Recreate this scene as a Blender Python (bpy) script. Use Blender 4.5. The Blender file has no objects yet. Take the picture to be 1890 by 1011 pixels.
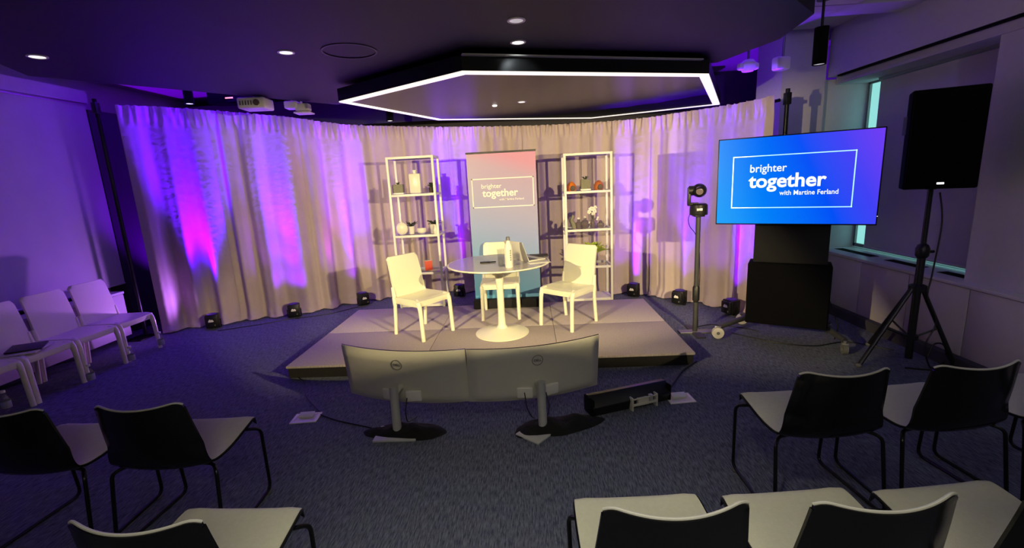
import bpy, bmesh, math, random
from mathutils import Vector, Matrix, noise
random.seed(7)
PI = math.pi
SC = bpy.context.scene
COL = SC.collection

# ------------------------------------------------------------------ camera
CAM_H = 1.72
cam_d = bpy.data.cameras.new('camera')
cam = bpy.data.objects.new('camera', cam_d); COL.objects.link(cam)
cam_d.sensor_fit = 'HORIZONTAL'; cam_d.sensor_width = 36.0
cam_d.lens = 36.0 * 847.2 / 1890.0
cam_d.clip_start = 0.05
PITCH, ROLL, YAW = 0.20325, -0.05107, -0.04292
_f = Vector((math.sin(YAW) * math.cos(PITCH), math.cos(YAW) * math.cos(PITCH), -math.sin(PITCH)))
_r = Vector((math.cos(YAW), -math.sin(YAW), 0))
_u = _r.cross(_f)
_r2 = _r * math.cos(ROLL) + _u * math.sin(ROLL)
_u2 = _u * math.cos(ROLL) - _r * math.sin(ROLL)
M = Matrix((_r2, _u2, -_f)).transposed().to_4x4()
M.translation = (0, 0, CAM_H)
cam.matrix_world = M
SC.camera = cam

# ------------------------------------------------------------------ world, exposure
w = bpy.data.worlds.new('world'); SC.world = w; w.use_nodes = True
w.node_tree.nodes['Background'].inputs[0].default_value = (0.05, 0.05, 0.09, 1)
w.node_tree.nodes['Background'].inputs[1].default_value = 0.3
SC.view_settings.view_transform = 'Standard'
SC.view_settings.look = 'None'
SC.view_settings.exposure = 0.0
SC.view_settings.gamma = 1.0
SC.view_settings.use_curve_mapping = False

# ------------------------------------------------------------------ room lights and added fill
def aim(o, target):
    o.rotation_euler = (Vector(target) - o.location).to_track_quat('-Z', 'Y').to_euler()

def spot(name, loc, target, power, color, angle, blend=0.15, radius=0.05):
    d = bpy.data.lights.new(name, 'SPOT'); o = bpy.data.objects.new(name, d); COL.objects.link(o)
    d.energy = power; d.color = color; d.spot_size = math.radians(angle); d.spot_blend = blend
    d.shadow_soft_size = radius
    o.location = loc; aim(o, target); return o

def area(name, loc, target, power, color, sx, sy):
    d = bpy.data.lights.new(name, 'AREA'); o = bpy.data.objects.new(name, d); COL.objects.link(o)
    d.shape = 'RECTANGLE'; d.size = sx; d.size_y = sy; d.energy = power; d.color = color
    o.location = loc; aim(o, target); return o

WARM = (1.0, 0.80, 0.41)
STAGE_LAMPS = [((2.05, 0.75, 2.1), (-0.9, 5.6, 1.1), (.30, 4.32, -33, 17)), ((-2.4, 0.75, 2.1), (.7, 5.6, 1.1), (-.30, 4.32, -25, 33))]
for _loc, _tgt, _cut in STAGE_LAMPS:      # two lamps on tall stands either side of the audience, with unseen flaps shaping their beams
    spot('stage_light', _loc, _tgt, 940, WARM, 90, 0.6, 0.014)
# fill added behind the camera, then dimmed downlights over the audience
area('fill_light_rear', (0.1, -1.2, 2.7), (0.1, 1.8, 0.2), 24, (1.0, 0.92, 0.68), 1.8, 0.8)  # added fill, lifts the monitor backs and foreground floor
for _x, _p in ((-2.1, 20), (0.0, 120), (2.0, 20)):
    spot('house_downlight', (_x, 0.6, 2.72), (_x, 1.0, 0), _p, (1.0, 0.95, 0.76), 88, 1.0, 0.06)
area('fill_light_right_aisle', (3.0, 1.4, 2.6), (3.0, 1.6, 0), 3, (0.85, 0.85, 1.0), 0.5, 1.4)  # weak fill added over the right aisle
spot('fill_light_right_wall', (1.2, -1.8, 2.3), (3.8, 3.6, 2.2), 110, (0.88, 0.78, 1.0), 62, 1.0, 0.15)  # fill added to brighten the right wall and bulkhead
# violet fill added behind both drape ends to tint the slab and pier
spot('violet_fill_behind_drape', (2.62, 6.55, 0.3), (2.72, 6.3, 3.2), 260, (0.16, 0.0, 1.0), 75, 0.8, 0.04)
spot('violet_fill_behind_drape', (-4.95, 6.35, 0.3), (-4.85, 6.0, 3.2), 300, (0.20, 0.0, 1.0), 85, 0.8, 0.04)

# (uplights, downlights, the television and the hexagonal light carry their own light in their builders)

# ------------------------------------------------------------------ materials
def new_mat(name):
    m = bpy.data.materials.new(name); m.use_nodes = True
    nt = m.node_tree; b = nt.nodes['Principled BSDF']
    return m, nt, b

def mat(name, color, rough=0.5, metal=0.0, var=0.06, scale=18.0, bump=0.0, bump_scale=80.0, spec=0.5, trans=0.0, ior=1.45, coat=0.0):
    m, nt, b = new_mat(name)
    n = nt.nodes; l = nt.links
    tc = n.new('ShaderNodeTexCoord')
    nz = n.new('ShaderNodeTexNoise'); nz.inputs['Scale'].default_value = scale; nz.inputs['Detail'].default_value = 3
    l.new(tc.outputs['Object'], nz.inputs['Vector'])
    mx = n.new('ShaderNodeMix'); mx.data_type = 'RGBA'
    c0 = [max(0, c * (1 - var)) for c in color]; c1 = [min(1, c * (1 + var)) for c in color]
    mx.inputs[6].default_value = (*c0, 1); mx.inputs[7].default_value = (*c1, 1)
    l.new(nz.outputs['Fac'], mx.inputs[0]); l.new(mx.outputs[2], b.inputs['Base Color'])
    b.inputs['Roughness'].default_value = rough; b.inputs['Metallic'].default_value = metal
    b.inputs['Specular IOR Level'].default_value = spec
    b.inputs['Transmission Weight'].default_value = trans; b.inputs['IOR'].default_value = ior
    b.inputs['Coat Weight'].default_value = coat
    if bump > 0:
        nb = n.new('ShaderNodeTexNoise'); nb.inputs['Scale'].default_value = bump_scale; nb.inputs['Detail'].default_value = 4
        l.new(tc.outputs['Object'], nb.inputs['Vector'])
        bp = n.new('ShaderNodeBump'); bp.inputs['Strength'].default_value = bump; bp.inputs['Distance'].default_value = 0.01
        l.new(nb.outputs['Fac'], bp.inputs['Height']); l.new(bp.outputs['Normal'], b.inputs['Normal'])
    return m

def emit(name, color, strength, base=(0.8, 0.8, 0.8)):
    m, nt, b = new_mat(name)
    b.inputs['Base Color'].default_value = (*base, 1)
    b.inputs['Emission Color'].default_value = (*color, 1)
    b.inputs['Emission Strength'].default_value = strength
    return m

def carpet_mat(name, dark, light, sx, sy, bump=0.5):
    m, nt, b = new_mat(name); n = nt.nodes; l = nt.links
    tc = n.new('ShaderNodeTexCoord'); mp = n.new('ShaderNodeMapping')
    mp.inputs['Scale'].default_value = (sx, sy, 1)
    l.new(tc.outputs['Object'], mp.inputs['Vector'])
    nz = n.new('ShaderNodeTexNoise'); nz.inputs['Scale'].default_value = 1.0; nz.inputs['Detail'].default_value = 4; nz.inputs['Roughness'].default_value = 0.65
    l.new(mp.outputs['Vector'], nz.inputs['Vector'])
    rp = n.new('ShaderNodeValToRGB'); rp.color_ramp.elements[0].position = 0.36; rp.color_ramp.elements[1].position = 0.66
    rp.color_ramp.elements[0].color = (*dark, 1); rp.color_ramp.elements[1].color = (*light, 1)
    l.new(nz.outputs['Fac'], rp.inputs['Fac']); l.new(rp.outputs['Color'], b.inputs['Base Color'])
    b.inputs['Roughness'].default_value = 0.95; b.inputs['Specular IOR Level'].default_value = 0.1
    bp = n.new('ShaderNodeBump'); bp.inputs['Strength'].default_value = bump; bp.inputs['Distance'].default_value = 0.01
    l.new(nz.outputs['Fac'], bp.inputs['Height']); l.new(bp.outputs['Normal'], b.inputs['Normal'])
    return m

def ramp_mat(name, axis_rot, stops, rough=0.5, emission=0.0, scale=(1, 1, 1), loc=(0, 0, 0)):
    """colours printed across a flat sheet: a linear gradient in object space"""
    m, nt, b = new_mat(name); n = nt.nodes; l = nt.links
    tc = n.new('ShaderNodeTexCoord'); mp = n.new('ShaderNodeMapping')
    mp.inputs['Rotation'].default_value = axis_rot; mp.inputs['Scale'].default_value = scale; mp.inputs['Location'].default_value = loc
    l.new(tc.outputs['Object'], mp.inputs['Vector'])
    sp = n.new('ShaderNodeSeparateXYZ'); l.new(mp.outputs['Vector'], sp.inputs[0])
    rp = n.new('ShaderNodeValToRGB')
    els = rp.color_ramp.elements
    els[0].position, els[0].color = stops[0][0], (*stops[0][1], 1)
    els[1].position, els[1].color = stops[-1][0], (*stops[-1][1], 1)
    for p, c in stops[1:-1]:
        e = els.new(p); e.color = (*c, 1)
    l.new(sp.outputs[0], rp.inputs['Fac'])
    l.new(rp.outputs['Color'], b.inputs['Base Color'])
    b.inputs['Roughness'].default_value = rough
    if emission > 0:
        l.new(rp.outputs['Color'], b.inputs['Emission Color']); b.inputs['Emission Strength'].default_value = emission
    return m

MAT = {}
MAT['carpet'] = carpet_mat('carpet_navy', (0.055, 0.063, 0.097), (0.20, 0.215, 0.265), 135, 17)
MAT['stage_carpet'] = carpet_mat('stage_carpet', (0.36, 0.31, 0.30), (0.50, 0.44, 0.42), 120, 120, 0.3)
MAT['stage_skirt'] = mat('stage_skirt', (0.012, 0.011, 0.012), 0.9, bump=0.3)
MAT['slab'] = mat('white_plaster', (0.55, 0.54, 0.55), 0.85, bump=0.1, bump_scale=30)
MAT['cloud'] = mat('dark_ceiling_paint', (0.015, 0.013, 0.020), 0.6, spec=0.35, var=0.12, scale=2)
MAT['hex_panel'] = mat('dark_glossy_panel', (0.022, 0.018, 0.030), 0.32, spec=0.4)
MAT['hex_body'] = mat('black_satin', (0.010, 0.010, 0.010), 0.35)
MAT['wall'] = mat('white_wall_paint', (0.50, 0.48, 0.51), 0.85, bump=0.05)
MAT['darkwall'] = mat('charcoal_wall_paint', (0.045, 0.042, 0.055), 0.8)
MAT['shade'] = mat('roller_shade_fabric', (0.50, 0.47, 0.52), 0.9, var=0.08, scale=4, bump=0.15, bump_scale=220)
MAT['cabinet'] = mat('cream_cabinet_paint', (0.50, 0.46, 0.47), 0.6, var=0.05)
MAT['sill'] = mat('sill_paint', (0.55, 0.53, 0.56), 0.4)
MAT['black'] = mat('black_plastic', (0.008, 0.008, 0.009), 0.4)
MAT['matte_black'] = mat('matte_black', (0.004, 0.004, 0.005), 0.95, spec=0.15)
MAT['black_gloss'] = mat('glossy_black_plastic', (0.006, 0.006, 0.007), 0.14, spec=0.5)
MAT['black_metal'] = mat('black_metal', (0.015, 0.015, 0.017), 0.3, 0.6)
MAT['charcoal'] = mat('charcoal_metal', (0.05, 0.05, 0.055), 0.5, 0.3)
MAT['dark_panel'] = mat('dark_panel', (0.022, 0.022, 0.022), 0.7, spec=0.2)
MAT['grey_metal'] = mat('grey_metal', (0.22, 0.22, 0.23), 0.4, 0.5)
MAT['silver'] = mat('silver_plastic', (0.66, 0.64, 0.55), 0.42, 0.1, var=0.04)
MAT['silver_light'] = mat('pale_silver', (0.55, 0.55, 0.53), 0.4, 0.3)
MAT['white_plastic'] = mat('white_chair_plastic', (0.82, 0.80, 0.62), 0.30, var=0.02, spec=0.5)
MAT['white'] = mat('white_lacquer', (0.82, 0.80, 0.74), 0.35, var=0.02)
MAT['table_top'] = mat('white_laminate', (0.46, 0.43, 0.42), 0.14, var=0.02)
MAT['cream'] = mat('cream_upholstery', (0.58, 0.57, 0.44), 0.85, var=0.08, scale=60, bump=0.2, bump_scale=300)
MAT['edge'] = mat('pale_lit_edge', (0.55, 0.54, 0.48), 0.35)
MAT['cloth'] = mat('black_cloth', (0.006, 0.006, 0.006), 0.95, bump=0.6, bump_scale=40)
MAT['caster'] = mat('pale_caster', (0.55, 0.52, 0.50), 0.5)
MAT['rubber'] = mat('grey_rubber', (0.10, 0.10, 0.10), 0.7)
MAT['ceramic'] = mat('white_ceramic', (0.75, 0.73, 0.62), 0.3)
MAT['plant'] = mat('green_leaf', (0.10, 0.22, 0.04), 0.5, var=0.3, scale=8)
MAT['plant_light'] = mat('lime_leaf', (0.38, 0.50, 0.05), 0.5, var=0.25, scale=8)
MAT['plant_dark'] = mat('dark_leaf', (0.045, 0.06, 0.03), 0.6, var=0.3)
MAT['orange'] = mat('orange_glaze', (0.65, 0.18, 0.02), 0.3, var=0.25, scale=20)
MAT['rust'] = mat('rust_glaze', (0.45, 0.13, 0.04), 0.35, var=0.3, scale=25)
MAT['red'] = mat('red_paper', (0.55, 0.06, 0.03), 0.5)
MAT['stone'] = mat('grey_stone', (0.22, 0.21, 0.15), 0.8, var=0.2, scale=40)
MAT['dark_glass'] = mat('smoky_glass', (0.14, 0.11, 0.12), 0.08, var=0.02, spec=0.7)
MAT['petal'] = mat('white_petal', (0.85, 0.80, 0.70), 0.6)
MAT['wood_dark'] = mat('dark_brown', (0.05, 0.03, 0.02), 0.5)
MAT['leather'] = mat('dark_leather', (0.012, 0.010, 0.012), 0.5, bump=0.2)
MAT['paper'] = mat('paper', (0.70, 0.67, 0.60), 0.8)
MAT['led'] = emit('led_strip', (1.0, 0.88, 0.80), 1.1)
MAT['lamp'] = emit('downlight_lens', (1.0, 0.96, 0.88), 2.2)
MAT['lamp_dim'] = emit('downlight_lens_dim', (1.0, 0.95, 0.88), 0.35)
MAT['red_led'] = emit('red_indicator', (1.0, 0.25, 0.08), 2.0)
MAT['white_led'] = emit('white_indicator', (1, 1, 1), 1.2)
MAT['screen_white'] = emit('screen_white', (0.95, 1.0, 1.0), 1.0)
MAT['screen_cyan'] = emit('screen_cyan_line', (0.45, 0.95, 1.0), 1.0)
MAT['daylight'] = emit('daylight_behind_shade', (0.34, 0.86, 0.80), 1.0)
MAT['print_white'] = mat('white_print', (0.85, 0.82, 0.80), 0.6)
def glass(name, color=(1, 1, 1), rough=0.0):
    m, nt, b = new_mat(name)
    b.inputs['Base Color'].default_value = (*color, 1); b.inputs['Roughness'].default_value = rough
    b.inputs['Transmission Weight'].default_value = 1.0; b.inputs['IOR'].default_value = 1.45
    return m
MAT['glass'] = glass('clear_glass')
def thin_glass(name, mixf=0.12, tint=(0.93, 0.95, 0.95)):
    m = bpy.data.materials.new(name); m.use_nodes = True; nt = m.node_tree; n = nt.nodes; l = nt.links
    n.clear(); out = n.new('ShaderNodeOutputMaterial'); t = n.new('ShaderNodeBsdfTransparent'); g = n.new('ShaderNodeBsdfGlossy')
    t.inputs[0].default_value = (*tint, 1); g.inputs['Roughness'].default_value = 0.05
    mx = n.new('ShaderNodeMixShader'); mx.inputs[0].default_value = mixf
    l.new(t.outputs[0], mx.inputs[1]); l.new(g.outputs[0], mx.inputs[2]); l.new(mx.outputs[0], out.inputs[0])
    return m
MAT['pane'] = thin_glass('glass_pane', 0.10)
MAT['bottle_clear'] = thin_glass('clear_plastic', 0.10, (0.96, 0.97, 0.98))

def curtain_mat():
    m, nt, b = new_mat('taupe_velour'); n = nt.nodes; l = nt.links
    tc = n.new('ShaderNodeTexCoord')
    nz = n.new('ShaderNodeTexNoise'); nz.inputs['Scale'].default_value = 5; nz.inputs['Detail'].default_value = 5
    l.new(tc.outputs['Object'], nz.inputs['Vector'])
    mx = n.new('ShaderNodeMix'); mx.data_type = 'RGBA'
    mx.inputs[6].default_value = (0.46, 0.37, 0.36, 1); mx.inputs[7].default_value = (0.57, 0.465, 0.45, 1)
    l.new(nz.outputs['Fac'], mx.inputs[0]); l.new(mx.outputs[2], b.inputs['Base Color'])
    b.inputs['Roughness'].default_value = 0.9; b.inputs['Specular IOR Level'].default_value = 0.15
    b.inputs['Sheen Weight'].default_value = 0.15; b.inputs['Sheen Roughness'].default_value = 0.5
    n2 = n.new('ShaderNodeTexNoise'); n2.inputs['Scale'].default_value = 14; n2.inputs['Detail'].default_value = 5
    l.new(tc.outputs['Object'], n2.inputs['Vector'])
    bp = n.new('ShaderNodeBump'); bp.inputs['Strength'].default_value = 0.25; bp.inputs['Distance'].default_value = 0.02
    l.new(n2.outputs['Fac'], bp.inputs['Height']); l.new(bp.outputs['Normal'], b.inputs['Normal'])
    return m
MAT['curtain'] = curtain_mat()

# ------------------------------------------------------------------ mesh helpers
class MB:
    def __init__(s): s.bm = bmesh.new()
    def box(s, x0, x1, y0, y1, z0, z1, bev=0.0, mtx=None, seg=2):
        t = bmesh.new()
        r = bmesh.ops.create_cube(t, size=1)
        for v in t.verts:
            v.co = Vector(((x0 + x1) / 2 + v.co.x * (x1 - x0), (y0 + y1) / 2 + v.co.y * (y1 - y0), (z0 + z1) / 2 + v.co.z * (z1 - z0)))
        if bev > 0:
            bmesh.ops.bevel(t, geom=list(t.edges), offset=bev, segments=seg, profile=0.5, affect='EDGES')
        return s.add(t, mtx)
    def add(s, t, mtx=None):
        if mtx: t.transform(mtx)
        me = bpy.data.meshes.new('tmp'); t.to_mesh(me); t.free()
        s.bm.from_mesh(me); bpy.data.meshes.remove(me); return s
    def cyl(s, a, b, r, r2=None, n=20, cap=True):
        a = Vector(a); b = Vector(b); r2 = r if r2 is None else r2
        d = b - a; q = d.to_track_quat('Z', 'Y').to_matrix().to_4x4()
        t = bmesh.new()
        bmesh.ops.create_cone(t, cap_ends=cap, segments=n, radius1=r, radius2=r2, depth=d.length)
        return s.add(t, Matrix.Translation((a + b) / 2) @ q)
    def lathe(s, prof, n=28, center=(0, 0, 0), mtx=None):
        t = bmesh.new(); rings = []
        for (r, z) in prof:
            if r < 1e-5: rings.append([t.verts.new((0, 0, z))])
            else: rings.append([t.verts.new((r * math.cos(2 * PI * k / n), r * math.sin(2 * PI * k / n), z)) for k in range(n)])
        for A, B in zip(rings, rings[1:]):
            for k in range(n):
                k2 = (k + 1) % n
                if len(A) == 1 and len(B) == 1: continue
                if len(A) == 1: t.faces.new((A[0], B[k2], B[k]))
                elif len(B) == 1: t.faces.new((A[k], A[k2], B[0]))
                else: t.faces.new((A[k], A[k2], B[k2], B[k]))
        bmesh.ops.recalc_face_normals(t, faces=t.faces)
        m = Matrix.Translation(center)
        return s.add(t, m @ mtx if mtx else m)
    def tube(s, pts, r, n=10, fillet=0.0, seg=5, closed=False):
        P = [Vector(p) for p in pts]
        if fillet > 0:
            Q = [P[0]]
            for a, b, c in zip(P, P[1:], P[2:]):
                d1 = (a - b); d2 = (c - b); f = min(fillet, d1.length * .45, d2.length * .45)
                p1 = b + d1.normalized() * f; p2 = b + d2.normalized() * f
                for k in range(seg + 1):
                    u = k / seg; Q.append(p1 * (1 - u) ** 2 + b * 2 * u * (1 - u) + p2 * u * u)
            Q.append(P[-1]); P = Q
        t = bmesh.new(); rings = []
        tang = []
        for i in range(len(P)):
            d = P[min(i + 1, len(P) - 1)] - P[max(i - 1, 0)]
            tang.append(d.normalized())
        up = Vector((0, 0, 1)) if abs(tang[0].z) < 0.9 else Vector((1, 0, 0))
        nrm = (up - tang[0] * up.dot(tang[0])).normalized()
        rr = r if callable(r) else (lambda u: r)
        for i, p in enumerate(P):
            nrm = (nrm - tang[i] * nrm.dot(tang[i])).normalized()
            bn = tang[i].cross(nrm)
            ra = rr(i / (len(P) - 1))
            rings.append([t.verts.new(p + (nrm * math.cos(2 * PI * k / n) + bn * math.sin(2 * PI * k / n)) * ra) for k in range(n)])
        for A, B in zip(rings, rings[1:]):
            for k in range(n):
                t.faces.new((A[k], A[(k + 1) % n], B[(k + 1) % n], B[k]))
        t.faces.new(rings[0][::-1]); t.faces.new(rings[-1])
        bmesh.ops.recalc_face_normals(t, faces=t.faces)
        return s.add(t)
    def prism(s, poly, z0, z1, bev=0.0, mtx=None):
        t = bmesh.new()
        lo = [t.verts.new((x, y, z0)) for x, y in poly]; hi = [t.verts.new((x, y, z1)) for x, y in poly]
        t.faces.new(lo[::-1]); t.faces.new(hi)
        for k in range(len(poly)):
            k2 = (k + 1) % len(poly); t.faces.new((lo[k], lo[k2], hi[k2], hi[k]))
        bmesh.ops.recalc_face_normals(t, faces=t.faces)
        if bev > 0: bmesh.ops.bevel(t, geom=list(t.edges), offset=bev, segments=2, profile=0.5, affect='EDGES')
        return s.add(t, mtx)
    def ball(s, c, rx, ry=None, rz=None, sub=2, jit=0.0):
        t = bmesh.new(); bmesh.ops.create_icosphere(t, subdivisions=sub, radius=1)
        for v in t.verts:
            k = 1 + jit * noise.noise(v.co * 2.3 + Vector(c) * 7)
            v.co = Vector((v.co.x * rx * k, v.co.y * (ry or rx) * k, v.co.z * (rz or rx) * k))
        return s.add(t, Matrix.Translation(c))
    def grid(s, fn, nu, nv, thick=0.0):
        t = bmesh.new()
        V = [[t.verts.new(fn(i / nu, j / nv)) for j in range(nv + 1)] for i in range(nu + 1)]
        for i in range(nu):
            for j in range(nv):
                t.faces.new((V[i][j], V[i + 1][j], V[i + 1][j + 1], V[i][j + 1]))
        bmesh.ops.recalc_face_normals(t, faces=t.faces)
        if thick: bmesh.ops.solidify(t, geom=list(t.faces), thickness=thick)
        return s.add(t)
    def sheet(s, fn, nu, nv, off):
        """closed slab: fn(u,v) is one side, fn + off(u,v) the other"""
        t = bmesh.new()
        A = [[t.verts.new(fn(i / nu, j / nv)) for j in range(nv + 1)] for i in range(nu + 1)]
        B = [[t.verts.new(Vector(fn(i / nu, j / nv)) + Vector(off(i / nu, j / nv))) for j in range(nv + 1)] for i in range(nu + 1)]
        for i in range(nu):
            for j in range(nv):
                t.faces.new((A[i][j], A[i + 1][j], A[i + 1][j + 1], A[i][j + 1]))
                t.faces.new((B[i][j], B[i][j + 1], B[i + 1][j + 1], B[i + 1][j]))
        for i in range(nu):
            t.faces.new((A[i][0], B[i][0], B[i + 1][0], A[i + 1][0])); t.faces.new((A[i][nv], A[i + 1][nv], B[i + 1][nv], B[i][nv]))
        for j in range(nv):
            t.faces.new((A[0][j], A[0][j + 1], B[0][j + 1], B[0][j])); t.faces.new((A[nu][j], B[nu][j], B[nu][j + 1], A[nu][j + 1]))
        bmesh.ops.recalc_face_normals(t, faces=t.faces)
        return s.add(t)
    def obj(s, name, m, parent=None, smooth=True, angle=35):
        me = bpy.data.meshes.new(name); s.bm.to_mesh(me); s.bm.free()
        me.materials.append(m if not isinstance(m, str) else MAT[m])
        if smooth:
            for p in me.polygons: p.use_smooth = True
            try: me.set_sharp_from_angle(angle=math.radians(angle))
            except Exception: pass
        o = bpy.data.objects.new(name, me); COL.objects.link(o)
        if parent: o.parent = parent
        return o

def thing(name, label, cat, loc=(0, 0, 0), rz=0.0, group=None):
    o = bpy.data.objects.new(name, None); COL.objects.link(o); o.empty_display_size = 0.1
    o.location = loc; o.rotation_euler = (0, 0, rz); return tag(o, label, cat, group)
def tag(o, label, cat, group=None):
    o['label'] = label; o['category'] = cat
    if group: o['group'] = group
    return o
def struct(o): o['kind'] = 'structure'; return o
def kids(o): return list(o.children)
def dup(o, loc=None, rz=None, label=None, group=None):
    c = o.copy(); COL.objects.link(c)
    if loc is not None: c.location = loc
    if rz is not None: c.rotation_euler = (0, 0, rz)
    if label: c['label'] = label
    if group: c['group'] = group
    for ch in kids(o):
        d = ch.copy(); COL.objects.link(d); d.parent = c
        for g in kids(ch):
            e = g.copy(); COL.objects.link(e); e.parent = d
    return c
def text_obj(name, body, size, m, parent, loc, rot=(PI / 2, 0, 0), bold=0.0, extrude=0.001, xs=1.0, align='LEFT'):
    cu = bpy.data.curves.new('txt', 'FONT'); cu.body = body; cu.size = size; cu.offset = bold; cu.extrude = extrude
    cu.align_x = align; cu.resolution_u = 4
    t = bpy.data.objects.new('txt', cu); COL.objects.link(t)
    dg = bpy.context.evaluated_depsgraph_get()
    me = bpy.data.meshes.new_from_object(t.evaluated_get(dg))
    bpy.data.objects.remove(t); bpy.data.curves.remove(cu)
    me.materials.clear(); me.materials.append(MAT[m] if isinstance(m, str) else m)
    me.transform(Matrix.Diagonal((xs, 1, 1, 1)))
    o = bpy.data.objects.new(name, me); COL.objects.link(o); o.parent = parent
    o.location = loc; o.rotation_euler = rot
    return o

# ================================================================== SETTING
ROOM_X0, ROOM_X1, ROOM_Y0, ROOM_Y1, SLAB = -5.5, 4.0, -3.2, 7.75, 3.2
struct(MB().box(ROOM_X0 - .1, ROOM_X1 + .1, ROOM_Y0 - .1, ROOM_Y1 + .1, -0.1, 0).obj('floor', 'carpet', smooth=False))
struct(MB().box(ROOM_X0 - .1, ROOM_X1 + .1, ROOM_Y0 - .1, ROOM_Y1 + .1, SLAB, SLAB + .1).obj('ceiling', 'slab', smooth=False))
struct(MB().box(ROOM_X0 - .1, ROOM_X0, ROOM_Y0, ROOM_Y1, 0, SLAB).obj('wall_left', 'wall', smooth=False))
struct(MB().box(ROOM_X0 - .1, ROOM_X1 + .1, ROOM_Y1, ROOM_Y1 + .1, 0, SLAB).obj('wall_back', 'darkwall', smooth=False))
struct(MB().box(ROOM_X0 - .1, ROOM_X1 + .1, ROOM_Y0 - .1, ROOM_Y0, 0, SLAB).obj('wall_front', 'wall', smooth=False))
# right wall with its window opening (x = 4.0; y 3.0..5.46; z 0.72..2.62)
mb = MB()
WX = 3.96
mb.box(WX, WX + .12, ROOM_Y0, 1.2, 0, SLAB); mb.box(WX, WX + .12, 5.75, ROOM_Y1, 0, SLAB)
mb.box(WX, WX + .12, 1.2, 5.75, 0, .70); mb.box(WX, WX + .12, 1.2, 5.75, 2.66, SLAB)
mb.box(WX, WX + .12, 2.9, 3.75, .70, 2.66)
struct(mb.obj('wall_right', 'wall', smooth=False))
# dark dropped ceiling panel
CLOUD_Z = 2.78
cloud = [(-4.0, 3.64), (-4.18, 4.01), (-3.76, 4.53), (-3.12, 5.33), (-2.43, 6.2), (1.99, 5.09), (2.21, 4.33), (2.12, 3.70), (1.82, 3.385), (1.3, 2.8), (1.3, -3.1), (-3.5, -3.1), (-3.5, 2.65)]
struct(MB().prism(cloud, CLOUD_Z, CLOUD_Z + .12).obj('trim_1', 'cloud', smooth=False))
# bulkhead over the right-hand windows, with the dark slot along its lower edge
struct(MB().box(3.5, WX - .001, ROOM_Y0, 5.75, 2.68, SLAB).obj('trim_2', 'wall', smooth=False))
struct(MB().box(3.515, 3.56, ROOM_Y0, 5.6, 2.665, 2.70).obj('trim_3', 'matte_black', smooth=False))
# soffit strip between slot and shade
struct(MB().box(3.6, WX - .001, ROOM_Y0, 5.75, 2.60, 2.68).obj('trim_4', 'wall', smooth=False))
# column and return wall at the far right corner
struct(MB().box(2.96, 3.45, 5.7, 6.3, 0, SLAB).obj('trim_5', 'wall', smooth=False))
struct(MB().box(3.45, WX, 5.76, 6.3, 0, 2.66).obj('trim_6', 'wall', smooth=False))
# pier between the windows on the right
struct(MB().box(3.62, WX - .001, 2.9, 3.88, .70, 2.60).obj('trim_7', 'wall', smooth=False))
# ceiling beams of the white slab
struct(MB().box(2.25, 2.75, 2.2, 4.2, 2.98, SLAB).obj('trim_8', 'slab', smooth=False))
struct(MB().box(2.3, 3.5, 4.45, 4.75, 3.05, SLAB).obj('trim_9', 'slab', smooth=False))
# far beam above the drapes
struct(MB().box(ROOM_X0, 2.96, 7.3, 7.74, 2.66, 3.06).obj('trim_10', 'darkwall', smooth=False))
# dark panelled pier behind the left end of the drapes
struct(MB().box(-5.5, -5.27, 5.66, 7.3, 0, 2.80).obj('trim_11', 'darkwall', smooth=False))
# valance above left shade
struct(MB().box(-5.5, -5.2, ROOM_Y0, 5.62, 2.86, 3.0).obj('trim_12', 'wall', smooth=False))
struct(MB().box(3.45, 3.52, ROOM_Y0, 5.64, 0, .10).obj('baseboard_right', 'darkwall', smooth=False))

# window with daylight behind it
win = MB()
for z in (.73, 2.60): win.box(3.965, 3.99, 3.76, 5.74, z - .02, z + .02)
for y in (3.78, 4.8, 5.73): win.box(3.965, 3.99, y - .015, y + .015, .72, 2.62)
wo = struct(win.obj('window_1', 'grey_metal', smooth=False))
MB().box(3.991, 3.994, 3.76, 5.74, .72, 2.62).obj('pane', 'pane', wo, smooth=False)
MB().box(4.01, 4.02, 3.72, 5.77, .69, 2.66).obj('daylight', 'daylight', wo, smooth=False)

# shades
def shade(label, x, y0, y1, z0, z1, side):
    t = thing('roller_shade', label, 'window shade', (x, (y0 + y1) / 2, z0))
    h = (y1 - y0) / 2
    MB().grid(lambda u, v: (0.006 * math.sin(u * 9) * (1 - v) + .004 * math.sin(u * 23 + 1), -h + 2 * h * u, (z1 - z0) * v), 40, 8, 0.004).obj('fabric', 'shade', t)
    MB().cyl((0, -h, 0), (0, h, 0), .012).obj('hem_bar', 'shade', t)
    MB().cyl((0, -h, z1 - z0), (0, h, z1 - z0), .03).obj('roller', 'grey_metal', t)
    return t
shade('pale roller shade drawn down behind the loudspeaker, daylight leaking under it', 3.90, 3.90, 5.46, .742, 2.60, 1)
shade('large pale roller shade on the left wall behind the row of white chairs', -5.25, 2.2, 5.62, .66, 2.86, -1)

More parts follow.
